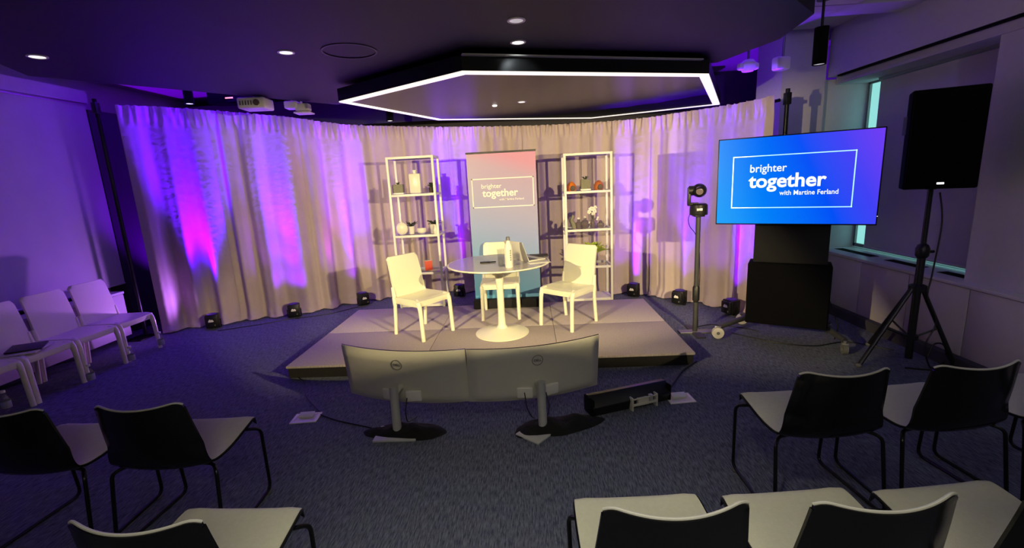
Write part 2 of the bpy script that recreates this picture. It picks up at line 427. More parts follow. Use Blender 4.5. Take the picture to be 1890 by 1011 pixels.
# radiator covers below the windows
def radiator_cover(label, x0, x1, y0, y1, h, seams, face):
    t = thing('radiator_cover', label, 'radiator cover', ((x0 + x1) / 2, (y0 + y1) / 2, 0))
    cx, cy = (x0 + x1) / 2, (y0 + y1) / 2
    ys = [y0] + seams + [y1]
    MB().box(x0 - cx + (0.03 if face < 0 else 0), x1 - cx - (0.03 if face > 0 else 0), y0 - cy, y1 - cy, .06, h - .03).obj('carcass', 'darkwall', t, smooth=False)
    for a, b in zip(ys, ys[1:]):
        if face < 0: MB().box(x0 - cx, x0 - cx + .028, a - cy + .004, b - cy - .004, .07, h - .035, .004).obj('panel', 'cabinet', t)
        else: MB().box(x1 - cx - .028, x1 - cx, a - cy + .004, b - cy - .004, .07, h - .035, .004).obj('panel', 'cabinet', t)
    top = MB().box(x0 - cx - .012 * (face < 0), x1 - cx + .012 * (face > 0), y0 - cy, y1 - cy, h - .03, h, .004).obj('top', 'sill', t)
    for a, b in zip(ys, ys[1:]):
        MB().box(-.06, .04, a - cy + .10, b - cy - .10, h, h + .003).obj('grille', 'matte_black', t, smooth=False)
    return t
radiator_cover('long cream radiator cover under the right-hand window, slotted top', 3.53, WX - .005, 0.6, 5.74, .70, [1.9, 2.7, 3.2, 3.72, 4.32, 4.95], -1)
radiator_cover('cream radiator cover along the left wall behind the white chairs', -5.48, -5.0, 2.0, 5.30, .62, [3.1, 4.2], 1)

# ================================================================== STAGE
st = thing('stage_riser', 'low carpeted stage riser under the white table and chairs', 'stage', (-.44, 4.88, 0))
SX0, SX1, SY0, SY1, SZ = -2.32, 1.44, 3.93, 5.83, .12
xs = [SX0, -1.03, .22, SX1]; ys = [SY0, 4.88, SY1]
for i in range(3):
    for j in range(2):
        MB().box(xs[i] + .44 + .002, xs[i + 1] + .44 - .002, ys[j] - 4.88 + .002, ys[j + 1] - 4.88 - .002, .098, SZ, .004).obj('deck_panel', 'stage_carpet', st)
MB().box(SX0 + .44 + .015, SX1 + .44 - .015, SY0 - 4.88 + .015, SY1 - 4.88 - .015, 0, .098).obj('skirt', 'stage_skirt', st, smooth=False)

# ================================================================== DRAPES
PATH = [(-4.78, 5.50, 2.80), (-4.40, 5.80, 2.80), (-3.24, 6.25, 2.69), (-2.59, 6.78, 2.61), (-1.9, 7.0, 2.57), (-1.13, 7.1, 2.53), (0.2, 7.0, 2.47), (1.4, 6.6, 2.435), (1.98, 6.15, 2.44), (2.43, 5.62, 2.44), (2.63, 5.18, 2.445)]
def catmull(P, u):
    n = len(P) - 1; x = max(0, min(n - 1e-6, u * n)); i = int(x); f = x - i
    p = [Vector(P[max(0, min(n, i + k))]) for k in (-1, 0, 1, 2)]
    return 0.5 * ((2 * p[1]) + (-p[0] + p[2]) * f + (2 * p[0] - 5 * p[1] + 4 * p[2] - p[3]) * f * f + (-p[0] + 3 * p[1] - 3 * p[2] + p[3]) * f ** 3)
_N = 800
_tab = [(0.0, catmull(PATH, 0))]
for k in range(1, _N + 1):
    p = catmull(PATH, k / _N); q = _tab[-1][1]
    _tab.append((_tab[-1][0] + math.hypot(p.x - q.x, p.y - q.y), p))
PLEN = _tab[-1][0]
def at_len(s):
    s = max(0, min(PLEN, s)); lo, hi = 0, _N
    while hi - lo > 1:
        mid = (lo + hi) // 2
        if _tab[mid][0] <= s: lo = mid
        else: hi = mid
    a, b = _tab[lo], _tab[hi]; f = (s - a[0]) / max(1e-9, b[0] - a[0])
    p = a[1].lerp(b[1], f); d = (b[1] - a[1]); d.z = 0; d.normalize()
    return p, Vector((d.y, -d.x, 0))          # point, normal towards the room
def fold(s, z, seed):
    """depth of the drape's folds at path length s and height fraction z (0 floor, 1 top)"""
    ph = s * 2 * PI / .34 + 1.6 * noise.noise(Vector((s * 1.1, 3.1, seed))) * 2 + 0.5 * noise.noise(Vector((s * 2, z * 1.4, 9.0)))
    a = .036 + .034 * (noise.noise(Vector((s * .9, 7.7, seed))) + .5)
    a *= (0.55 + 0.65 * (1 - z))
    d = a * math.sin(ph) + .014 * math.sin(2.3 * ph + 1.0) * (1 - .5 * z)
    d += .018 * noise.noise(Vector((s * 5, z * 2.2, 4.0)))
    if z > .93:
        k = (z - .93) / .07
        d = d * (1 - .6 * k) + .022 * math.sin(s * 2 * PI / .085 + 2 * noise.noise(Vector((s * 6, z * 9, 1)))) * min(1, k * 3)
    return d
cuts = [PLEN * f for f in (0, .105, .225, .345, .47, .60, .715, .815, .91, 1)]
drape_labels = ['leftmost taupe drape panel beside the left wall, pooling on the carpet',
    'taupe drape panel washed deep violet, left of the stage', 'taupe drape panel with blue and magenta streaks, left of the stage corner',
    'taupe drape panel behind the left shelf unit', 'taupe drape panel between the left shelf unit and the banner',
    'taupe drape panel behind the right shelf unit', 'taupe drape panel right of the shelf unit', 'taupe drape panel behind the camera pole',
    'last taupe drape panel on the right, behind the television']
for i in range(len(cuts) - 1):
    s0, s1 = cuts[i], cuts[i + 1]
    nu = int((s1 - s0) / .012); nv = 64
    def fn(u, v, s0=s0, s1=s1, i=i):
        s = s0 + (s1 - s0) * u
        # rows: dense near the floor
        z = v ** 1.25
        p, nrm = at_len(s)
        H = p.z
        d = fold(s, z, i * 3.0)
        e = min(u, 1 - u) * (s1 - s0)
        d *= min(1, .35 + e / .12)
        zz = .012 + z * (H - .012)
        if z < .07:                                     # cloth pooling on the floor
            k = 1 - z / .07
            d += .10 * k ** 2 * (.7 + .9 * noise.noise(Vector((s * 3.0, 5, 5)))) + .03 * k * noise.noise(Vector((s * 14, z * 60, 2)))
            zz += .015 * k * abs(noise.noise(Vector((s * 9, z * 40, 8))))
        if z > .985: zz += .012 * noise.noise(Vector((s * 30, 0, 0)))
        return (p.x + nrm.x * d, p.y + nrm.y * d, zz)
    def thick(u, v, s0=s0, s1=s1):
        n_ = at_len(s0 + (s1 - s0) * u)[1]; return (-n_.x * .004, -n_.y * .004, 0)
    o = MB().sheet(fn, nu, nv, thick).obj('stage_drape', 'curtain', angle=80)
    tag(o, drape_labels[i], 'curtain', 'taupe drapes behind the stage')
# supporting pipe: uprights and crossbars
for k, (s, lab) in enumerate(((0.0, 'dark drape upright at the far left end of the curtain'), (PLEN, 'black drape upright at the right end of the curtain, beside the column'))):
    p, nrm = at_len(s)
    off = -.12 if k == 0 else .0
    x, y = (p.x - .14, p.y - .10) if k == 0 else (p.x + .14, p.y + .02)
    t = thing('drape_upright', lab, 'pole', (x, y, 0), 0, 'drape uprights')
    MB().cyl((0, 0, .012), (0, 0, p.z + .06), .022).obj('pole', 'black_metal', t)
    MB().box(-.12, .10, -.2, .06, 0, .012, .004).obj('base_plate', 'black_metal', t)
    MB().box(-.03, .03, -.03, .03, p.z - .10, p.z + .02, .006).obj('bracket', 'black', t)
for i in range(len(cuts) - 1):
    a, na = at_len(cuts[i]); b, nb = at_len(cuts[i + 1])
    pts = []
    for k in range(7):
        p, nrm = at_len(cuts[i] + (cuts[i + 1] - cuts[i]) * k / 6); pts.append(p - nrm * .035 - Vector((0, 0, .03)))
o = MB().tube([at_len(PLEN * k / 60)[0] - at_len(PLEN * k / 60)[1] * .07 - Vector((0, 0, .05)) for k in range(61)], .018).obj('drape_rail', 'black_metal')
tag(o, 'dark pipe the taupe drapes are gathered on', 'rail')

# ------------------------------------------------------------------ LED uplights at the foot of the drapes
PARS = [(-4.18, 5.60, (0.075, 0.0, 1.0), 'leftmost black uplight on the blue carpet at the drape hem', 1.9),
        (-3.30, 6.02, (0.09, 0.0, 1.0), 'black uplight second from the left, in front of violet drape', 1.9),
        (-2.51, 6.52, (0.16, 0.0, 1.0), 'black uplight at the back left corner of the stage', 1.2),
        (-1.11, 6.80, (0.12, 0.0, 1.0), 'black uplight between the left shelf unit and the banner', 1.1),
        (1.443, 6.40, (0.12, 0.0, 1.0), 'black uplight right of the right shelf unit, at the stage corner', .8),
        (1.97, 5.94, (0.09, 0.0, 1.0), 'black uplight behind the camera pole', .7),
        (2.42, 5.40, (0.09, 0.0, 1.0), 'black uplight beside the television cart, rightmost of the row', .9)]
def near_normal(x, y):
    best = min(range(_N + 1), key=lambda k: (_tab[k][1].x - x) ** 2 + (_tab[k][1].y - y) ** 2)
    return at_len(_tab[best][0])
par0 = None
for k, (x, y, c, lab, pw) in enumerate(PARS):
    p, nrm = near_normal(x, y)
    if k: x += nrm.x * (.05 if k < 5 else .10); y += nrm.y * (.05 if k < 5 else .10)
    rz = math.atan2(nrm.y, nrm.x) + PI / 2
    if par0 is None:
        t = thing('uplight', lab, 'stage light', (x, y, 0), rz, 'uplights along the drapes')
        MB().prism([(-.075, -.02), (.075, -.02), (.075, .11), (-.075, .11)], .02, .19, .012, ).obj('housing', 'black', t)
        MB().box(-.07, .07, -.045, -.02, .03, .175, .01).obj('front_plate', 'black', t)
        MB().lathe([(0, .188), (.055, .188), (.06, .196), (.0, .197)], 24, (0, .045, 0)).obj('lens', emit('uplight_lens', (.15, .0, 1), .12, (.02, .02, .03)), t)
        mb = MB(); mb.tube([(-.085, .045, .12), (-.085, .045, .006), (.085, .045, .006), (.085, .045, .12)], .006, 8, .02); mb.obj('bracket', 'black_metal', t)
        mb = MB(); mb.box(-.03, .03, -.049, -.045, .105, .125, .004); mb.ball((-.012, -.047, .13), .012, .002, .012); mb.ball((.012, -.047, .127), .012, .002, .010); mb.obj('emblem', 'print_white', t)
        MB().cyl((.04, -.03, .06), (.04, -.052, .06), .01).obj('knob', 'rubber', t)
        par0 = t
    else:
        t = dup(par0, (x, y, 0), rz, lab)
    lx = Vector((x, y, 0)) - nrm * .045
    tgt = lx + Vector((0, 0, 2.4)) - nrm * .24
    spot('uplight_beam', (lx.x, lx.y, .21), tgt, (170 if k == 0 else 280) * pw, c, 38, .7, .03)
    spot('uplight_high_beam', (lx.x, lx.y, .21), lx + Vector((0, 0, 2.4)) - nrm * .10, (1700 if k == 0 else 1400) * pw, (c[0] + .02, 0, 1), 36 if k == 0 else 26, .8, .03)
    sp_t = lx + Vector((-1.3, -1.3, 1.1)) if k == 0 else lx + Vector((0, 0, 2.4)) + nrm * .3
    spot('uplight_spill', (lx.x, lx.y, .22), sp_t, (34 if k == 0 else 30) * pw, (.48, .17, 1) if k == 0 else (c[0] + .13, .0, 1), 110 if k == 0 else 125, 1.0, .04)
# magenta heads mixed into some of them
for x, y, c, pw in ((-3.62, 5.92, (.35, 0, 1.0), 12), (-2.75, 6.38, (.7, .0, .85), 30), (-1.0, 6.82, (.45, 0, 1.0), 26), (1.55, 6.33, (.55, 0, 1), 20), (1.90, 6.02, (.6, 0, .9), 14)):
    p, nrm = near_normal(x, y)
    lx = Vector((p.x, p.y, .16)) + nrm * .2
    spot('uplight_magenta', lx, lx + Vector((0, 0, 2.4)) - nrm * .24, pw * 3.2, c, 26, .6, .03)

# ================================================================== WHITE CHAIRS
def white_chair(name, label, loc, rz):
    t = thing(name, label, 'chair', loc, rz, None)
    # front of the chair is local -Y
    W, D, SH, TH = .425, .42, .43, .85
    def back(u, v):
        x = (u - .5) * 2
        ww = (W / 2) * (1.0 - .06 * v)
        z = SH - .03 + (TH - SH + .03) * v
        corner = max(0, abs(x) - .86) / .14
        if v > .9: z -= corner ** 2 * .03 * ((v - .9) / .1)
        return (x * ww, D / 2 - .03 + .085 * v ** 1.3 - .012 * (1 - x * x) * v + .0, z)
    MB().sheet(back, 20, 16, lambda u, v: (0, .022, 0)).obj('backrest', 'white_plastic', t, angle=60)
    def seat(u, v):
        x = (u - .5) * 2; y = (v - .5) * 2
        return (x * (W / 2 + .01), y * (D / 2), SH - .014 * (1 - x * x) * (1 - y * y * .6) + .004 * y * -1 - (.012 * max(0, -y - .7) / .3))
    MB().sheet(seat, 16, 16, lambda u, v: (0, 0, -.03)).obj('seat', 'white_plastic', t, angle=60)
    ap = MB()
    for sx in (-1, 1): ap.box(sx * (W / 2 - .005) - .011, sx * (W / 2 - .005) + .011, -D / 2 + .02, D / 2 - .0, SH - .075, SH - .012, .006)
    ap.box(-W / 2 + .02, W / 2 - .02, -D / 2 + .002, -D / 2 + .022, SH - .07, SH - .015, .006)
    ap.obj('apron', 'white_plastic', t)
    for sx in (-1, 1):
        MB().tube([(sx * (W / 2 - .03), -D / 2 + .06, SH - .020), (sx * (W / 2 - .005), -D / 2 + .012, SH - .03), (sx * (W / 2 - .006), -D / 2 - .005, SH - .10), (sx * (W / 2 - .002), -D / 2 - .02, 0)], lambda u: .028 - .007 * u, 12, .03).obj('leg', 'white_plastic', t, angle=60)
        MB().tube([(sx * (W / 2 - .006), D / 2 - .0, SH + .10), (sx * (W / 2 - .004), D / 2 - .02, SH - .05), (sx * (W / 2 - .004), D / 2 + .02, 0)], lambda u: .019 + .008 * math.sin(PI * min(1, u * 1.1)), 12, .06).obj('leg', 'white_plastic', t, angle=60)
    return t
def face_rot(dx, dy): return math.atan2(dy, dx) + PI / 2
wc = white_chair('white_chair', 'white plastic chair on the stage left of the round table', (-1.20, 4.79, SZ), face_rot(.80, -.60))
dup(wc, (.395, 4.925, SZ), face_rot(-.66, -.75), 'white plastic chair on the stage right of the round table')
dup(wc, (-.375, 5.36, SZ), face_rot(.02, -1), 'white plastic chair behind the round table, in front of the banner')
ls = [((-4.60, 4.74, 0), 'white plastic chair by the left wall, farthest of its row, next to the drapes'),
      ((-4.60, 4.27, 0), 'white plastic chair by the left wall, middle of the row'),
      ((-4.60, 3.80, 0), 'white plastic chair by the left wall with a dark folder on its seat'),
      ((-4.60, 3.33, 0), 'white plastic chair by the left wall, cut off by the photo edge')]
for k, (p, lab) in enumerate(ls):
    dup(wc, p, face_rot(1, -.01), lab, 'white chairs along the left wall')

# ================================================================== ROUND TABLE
tb = thing('round_table', 'white round pedestal table at the middle of the stage', 'table', (-.335, 4.68, SZ))
MB().lathe([(0, .742), (.46, .742), (.515, .748), (.53, .758), (.528, .765), (.522, .7675), (.3, .7675), (0, .7675)], 72).obj('tabletop', 'white_plastic', tb)
MB().lathe([(0, .766), (.515, .766), (.515, .768), (0, .768)], 72).obj('top_surface', 'table_top', tb)
MB().lathe([(.285, 0), (.285, .008), (.25, .018), (.15, .036), (.06, .06), (.042, .09), (.036, .2), (.036, .5), (.045, .62), (.07, .715), (.10, .742), (0, .742)], 40).obj('pedestal', 'white_plastic', tb)
TT = SZ + .768
# bottle, glass, laptop, remote, papers
t = thing('water_bottle', 'tall white water bottle with grey cap on the round table', 'bottle', (-.21, 4.36, TT))
MB().lathe([(0, 0), (.036, 0), (.039, .006), (.039, .19), (.034, .215), (.02, .24), (.016, .262), (0, .262)], 28).obj('body', 'ceramic', t)
MB().lathe([(0, .262), (.019, .262), (.019, .292), (.015, .297), (0, .297)], 20).obj('cap', 'grey_metal', t)
lb = MB()
for k in range(5): lb.box(-.006, .006, -.041, -.038, .07 + k * .022, .085 + k * .022, .002, Matrix.Rotation(.5, 4, 'Z'))
lb.obj('lettering', 'stone', t)
t = thing('drinking_glass', 'clear drinking glass beside the tall bottle on the round table', 'glass', (-.29, 4.44, TT))
MB().lathe([(0, .004), (.03, .004), (.036, .17), (.039, .17), (.033, 0), (0, 0)], 28).obj('tumbler', 'bottle_clear', t)
MB().lathe([(0, .006), (.029, .006), (.033, .09), (0, .09)], 24).obj('water', thin_glass('water', .12, (.95, .93, .85)), t)
t = thing('drinking_glass', 'short clear glass behind the tall bottle on the round table', 'glass', (-.14, 4.50, TT))
MB().lathe([(0, .004), (.03, .004), (.034, .11), (.037, .11), (.032, 0), (0, 0)], 24).obj('tumbler', 'bottle_clear', t)
t = thing('laptop', 'open laptop on the right side of the round table', 'laptop', (-.03, 4.78, TT), math.radians(128))
MB().box(-.16, .16, -.11, .11, 0, .014, .004).obj('base', 'silver', t)
s = MB().box(-.16, .16, 0, .008, 0, .215, .003).obj('screen', 'silver', t); s.location = (0, .105, .013); s.rotation_euler = (-.38, 0, 0)
MB().box(-.152, .152, -.003, -.001, .012, .205).obj('display', 'black_gloss', s)
MB().box(-.145, .145, -.02, .09, .0142, .0155).obj('keyboard', 'black', t)
t = thing('remote_control', 'small dark remote lying on the round table, left of the glass', 'remote', (-.45, 4.66, TT), math.radians(8))
MB().box(-.075, .03, -.018, .018, 0, .014, .005).obj('body', 'black', t)
MB().cyl((.03, 0, .006), (.09, .01, .006), .005).obj('cord', 'black', t)
tag(MB().box(-.10, .10, -.07, .07, 0, .012, .003).obj('notebook', 'leather'), 'dark notebook lying by the laptop near the table edge', 'notebook').location = (.09, 4.95, TT)
o = tag(MB().box(-.11, .11, -.06, .06, 0, .004, .001).obj('paper_sheet', 'paper'), 'sheet of paper at the right front rim of the round table', 'paper'); o.location = (.08, 4.56, TT); o.rotation_euler = (0, 0, .3)

# ================================================================== BANNER
ban_m = ramp_mat('banner_print', (0, math.radians(72), 0), [(0.0, (.10, .36, .62)), (.30, (.20, .36, .62)), (.50, (.28, .34, .64)), (.68, (.36, .34, .57)), (.90, (.42, .31, .52)), (1.0, (.55, .24, .42))], .45, 0, (.55, .55, .55), (0, 0, 0))
t = thing('roll_up_banner', 'tall blue and pink roll-up banner lettered brighter together', 'banner', (-.31, 5.715, SZ))
MB().prism([(-.44, -.10), (.44, -.10), (.44, .10), (-.44, .10)], 0, .115, .012).obj('base_cassette', 'stage_skirt', t)
bz0, bz1 = .113, 1.93
MB().box(-.42, .42, -.004, .004, bz0, bz1).obj('printed_sheet', ban_m, t, smooth=False)
MB().box(-.425, .425, -.012, .012, bz1 - .012, bz1 + .01, .004).obj('top_rail', 'charcoal', t)
MB().cyl((0, .05, .1), (0, .05, bz1 - .03), .012).obj('support_pole', 'grey_metal', t)
fr = MB()
fx0, fx1, fz0, fz1, fwid = -.375, .385, 1.27, 1.625, .012
fr.box(fx0, fx1, -.0065, -.004, fz0, fz0 + fwid); fr.box(fx0, fx1, -.0065, -.004, fz1 - fwid, fz1)
fr.box(fx0, fx0 + fwid, -.0065, -.004, fz0, fz1); fr.box(fx1 - fwid, fx1, -.0065, -.004, fz0, fz1)
fr.obj('printed_frame', 'print_white', t, smooth=False)
text_obj('lettering', 'brighter', .077, 'print_white', t, (-.26, -.006, 1.505), bold=.0006, extrude=.0005)
text_obj('lettering', 'together', .124, 'print_white', t, (-.247, -.006, 1.405), bold=.003, extrude=.0005, xs=1.0)
text_obj('lettering', 'with Martine Ferland', .036, 'print_white', t, (-.045, -.006, 1.353), bold=.0004, extrude=.0005)

# ================================================================== SHELF UNITS
def shelf_unit(label, cx, zs, rz=0.0):
    t = thing('shelf_unit', label, 'shelf', (cx, 5.93 + .19, 0), rz)
    W, D, H = .58, .36, zs[0]
    r = .015
    for sx in (-1, 1):
        for sy in (-1, 1):
            MB().box(sx * W / 2 - r, sx * W / 2 + r, sy * D / 2 - r, sy * D / 2 + r, 0, H, .003).obj('post', 'white', t)
    for k, z in enumerate(zs):
        f = MB()
        f.box(-W / 2 + r, W / 2 - r, -D / 2 - r, -D / 2 + r * .6, z - .03, z, .003)
        f.box(-W / 2 + r, W / 2 - r, D / 2 - r * .6, D / 2 + r, z - .03, z, .003)
        for sx in (-1, 1): f.box(sx * W / 2 - r, sx * W / 2 + r, -D / 2 + r, D / 2 - r, z - .03, z, .003)
        fo = f.obj('shelf_rail', 'white', t)
        if 0 < k: MB().box(-W / 2 + r, W / 2 - r, -D / 2 + .01, D / 2 - .01, z - .004, z + .002).obj('shelf_board', 'white' if k == len(zs) - 1 else 'pane', t, smooth=False)
    return t
LZ = [2.07, 1.60, 1.07, .57, .13]; RZ = [2.0, 1.53, 1.045, .56, .12]
LCX, RCX = -1.48, .765
shelf_unit('white metal shelf unit with glass shelves left of the banner', LCX, LZ)
shelf_unit('white metal shelf unit with glass shelves right of the banner', RCX, RZ)
SYC = 6.06
def leaf(mb, base, d, L, wd, droop=.3):
    b = Vector(base); d = Vector(d).normalized(); side = d.cross(Vector((0, 0, 1)));
    side = side.normalized() if side.length > .01 else Vector((1, 0, 0))
    def fn(u, v):
        p = b + d * (L * u) - Vector((0, 0, droop * L * u * u)) + side * ((v - .5) * wd * math.sin(PI * min(.98, u * .9 + .08)))
        return p + Vector((0, 0, .15 * wd * abs(v - .5) * 2))
    mb.grid(fn, 6, 2, .0012)
def foliage(t, m, z, n, L, wd, up=.6, seed=1, name='foliage', droop=.3, r0=.01):
    rnd = random.Random(seed); mb = MB()
    for k in range(n):
        a = rnd.uniform(0, 2 * PI); leaf(mb, (r0 * math.cos(a), r0 * math.sin(a), z), (math.cos(a), math.sin(a), up * rnd.uniform(.4, 2)), L * rnd.uniform(.6, 1.1), wd, droop)
    return mb.obj(name, m, t)
# left unit, upper shelf
z = LZ[1] + .002
t = thing('planter_box', 'square grey planter on a pale tray, upper shelf of left unit', 'planter', (LCX - .21, SYC, z))
MB().box(-.075, .075, -.05, .05, 0, .018, .003).obj('tray', 'white', t); MB().box(-.07, .07, -.045, .045, .018, .125, .008).obj('box', 'stone', t)
foliage(t, 'plant_dark', .12, 18, .05, .012, 2.0, 3)
t = thing('decorative_bottle', 'pale square-shouldered bottle on the upper shelf of left unit', 'vase', (LCX + .02, SYC, z))
MB().prism([(-.075, -.045), (.075, -.045), (.075, .045), (-.075, .045)], 0, .255, .018).obj('body', 'ceramic', t)
MB().lathe([(.022, .25), (.022, .275), (.03, .28), (.03, .295), (0, .297)], 16).obj('stopper', 'ceramic', t)
t = thing('potted_plant', 'small dark bushy plant in a pot, upper shelf of left unit', 'plant', (LCX + .225, SYC, z))
MB().lathe([(0, 0), (.03, 0), (.036, .07), (0, .07)], 16).obj('pot', 'wood_dark', t); foliage(t, 'plant_dark', .065, 26, .10, .02, 2.2, 5)
# left unit, middle shelf
z = LZ[2] + .002
t = thing('round_vase', 'flat round cream vase, middle shelf of left unit', 'vase', (LCX - .20, SYC - .06, z))
MB().lathe([(0, -.03), (.05, -.026), (.075, -.012), (.082, 0), (.075, .012), (.05, .026), (0, .03)], 32, (0, 0, .082), Matrix.Rotation(PI / 2, 4, 'X')).obj('body', 'ceramic', t)
MB().cyl((0, 0, .155), (0, 0, .18), .016).obj('neck', 'ceramic', t)
t = thing('potted_plant', 'small dark curly plant in white pot, next to round cream vase', 'plant', (LCX - .085, SYC, z))
MB().lathe([(0, 0), (.032, 0), (.046, .10), (.048, .105), (0, .095)], 18).obj('pot', 'ceramic', t); foliage(t, 'plant_dark', .09, 22, .13, .03, 1.4, 8)
t = thing('bowl', 'low white bowl at the centre of the middle shelf of left unit', 'bowl', (LCX + .05, SYC, z))
MB().lathe([(0, .004), (.03, 0), (.058, .02), (.066, .055), (.062, .07), (.055, .06), (.03, .02), (0, .012)], 24).obj('body', 'ceramic', t)
t = thing('potted_plant', 'spreading dark plant in white pot, right end of middle shelf, left unit', 'plant', (LCX + .22, SYC - .02, z))
MB().lathe([(0, 0), (.045, 0), (.058, .12), (.061, .125), (0, .115)], 18).obj('pot', 'ceramic', t); foliage(t, 'plant_dark', .11, 26, .12, .04, .9, 11)
tag(MB().lathe([(0, 0), (.028, 0), (.034, .05), (.02, .09), (.014, .12), (0, .12)], 18).obj('small_vase', 'ceramic'), 'small pale vase at the right post of the left unit middle shelf', 'vase').location = (LCX + .255, SYC - .11, z)
# left unit, lower shelf
z = LZ[3] + .002
t = thing('paperback_book', 'red book leaning on the lower shelf of left unit', 'book', (LCX + .10, SYC, z), .2)
MB().box(-.05, .05, -.012, .012, 0, .13, .002).obj('cover', 'red', t); MB().box(-.047, .047, -.009, .009, .003, .133).obj('pages', 'paper', t)
# right unit, upper shelf
z = RZ[1] + .002
def dome(label, m, x, w):
    t = thing('ceramic_ornament', label, 'ornament', (x, SYC, z))
    MB().lathe([(0, 0), (.056, 0), (.064, .03), (.060, .065), (.04, .10), (.015, .118), (0, .12)], 28).obj('body', m, t)
    MB().lathe([(.0, -.001), (.03, 0), (.034, .008), (.03, .02), (0, .022)], 20, (.01, -.055, .035), Matrix.Rotation(PI / 2, 4, 'X')).obj('opening', 'wood_dark', t)
dome('domed orange ornament at the left end, upper shelf of right unit', 'orange', RCX - .20, 1)
dome('domed rust ornament at the right end, upper shelf of right unit', 'rust', RCX + .15, 1)
t = thing('planter_box', 'square grey planter with grass on upper shelf of right unit', 'planter', (RCX - .02, SYC, z))
MB().box(-.065, .065, -.045, .045, 0, .02, .003).obj('tray', 'white', t); MB().box(-.06, .06, -.04, .04, .02, .14, .006).obj('box', 'stone', t); foliage(t, 'plant_dark', .135, 26, .07, .010, 2.4, 21)
# right unit, middle shelf
z = RZ[2] + .002
t = thing('vase', 'slanted grey vase at the left end, middle shelf of right unit', 'vase', (RCX - .20, SYC, z))
MB().tube([(.03, 0, .0), (.02, 0, .05), (-.02, 0, .10), (.02, 0, .17)], lambda u: .035 - .012 * u, 12, .03).obj('body', 'stone', t)
t = thing('glass_jar', 'small smoky glass jar beside slanted grey vase', 'jar', (RCX - .12, SYC - .03, z))
MB().lathe([(0, 0), (.035, 0), (.038, .07), (.02, .09), (.02, .12), (0, .12)], 20).obj('body', 'dark_glass', t); MB().cyl((0, 0, .12), (0, 0, .14), .018).obj('stopper', 'ceramic', t)
t = thing('glass_jar', 'round smoky glass decanter at the middle of the shelf, right unit', 'jar', (RCX - .035, SYC - .02, z))
MB().lathe([(0, 0), (.04, 0), (.062, .045), (.052, .085), (.02, .11), (.018, .13), (0, .13)], 24).obj('body', 'dark_glass', t); MB().ball((0, 0, .142), .015).obj('stopper', 'ceramic', t)
t = thing('flower_vase', 'white blossoms in a slim glass vase, middle shelf of right unit', 'vase', (RCX + .065, SYC - .05, z))
MB().lathe([(0, 0), (.025, 0), (.03, .06), (.017, .10), (.02, .12), (0, .115)], 18).obj('vase', 'dark_glass', t)
mb = MB(); st_ = MB(); rnd = random.Random(4)
for (dx, dz, r) in ((-.05, .21, .028), (-.015, .25, .03), (.02, .22, .03), (.03, .265, .024), (.0, .185, .024), (-.04, .245, .022), (.05, .11, .016), (-.055, .075, .014), (.06, .135, .014)):
    for k in range(5):
        a = 2 * PI * k / 5 + dx * 30
        mb.ball((dx + math.cos(a) * r * .55, -.01 + rnd.uniform(-.015, .015), dz + math.sin(a) * r * .55), r * .5, r * .25, r * .5, 1)
    st_.tube([(0, 0, .10), (dx * .6, 0, (.1 + dz) / 2 + .01), (dx, 0, dz)], .0025, 6)
st_.obj('stems', 'plant_dark', t); mb.obj('blossoms', 'petal', t)
t = thing('glass_jar', 'squat dark perfume-like bottle at the right end, middle shelf of right unit', 'jar', (RCX + .165, SYC - .02, z))
MB().box(-.045, .045, -.025, .025, 0, .06, .012).obj('body', 'dark_glass', t); MB().lathe([(.022, .055), (.028, .07), (.015, .09), (0, .095)], 14).obj('stopper', 'dark_glass', t)
# right unit, lower shelf
z = RZ[3] + .002
t = thing('potted_plant', 'lime green leafy plant trailing on the lower shelf of right unit', 'plant', (RCX + .05, SYC - .03, z))
MB().lathe([(0, 0), (.05, 0), (.065, .11), (0, .10)], 18).obj('pot', 'dark_glass', t); foliage(t, 'plant_light', .12, 44, .27, .07, 1.5, 31, droop=.30)

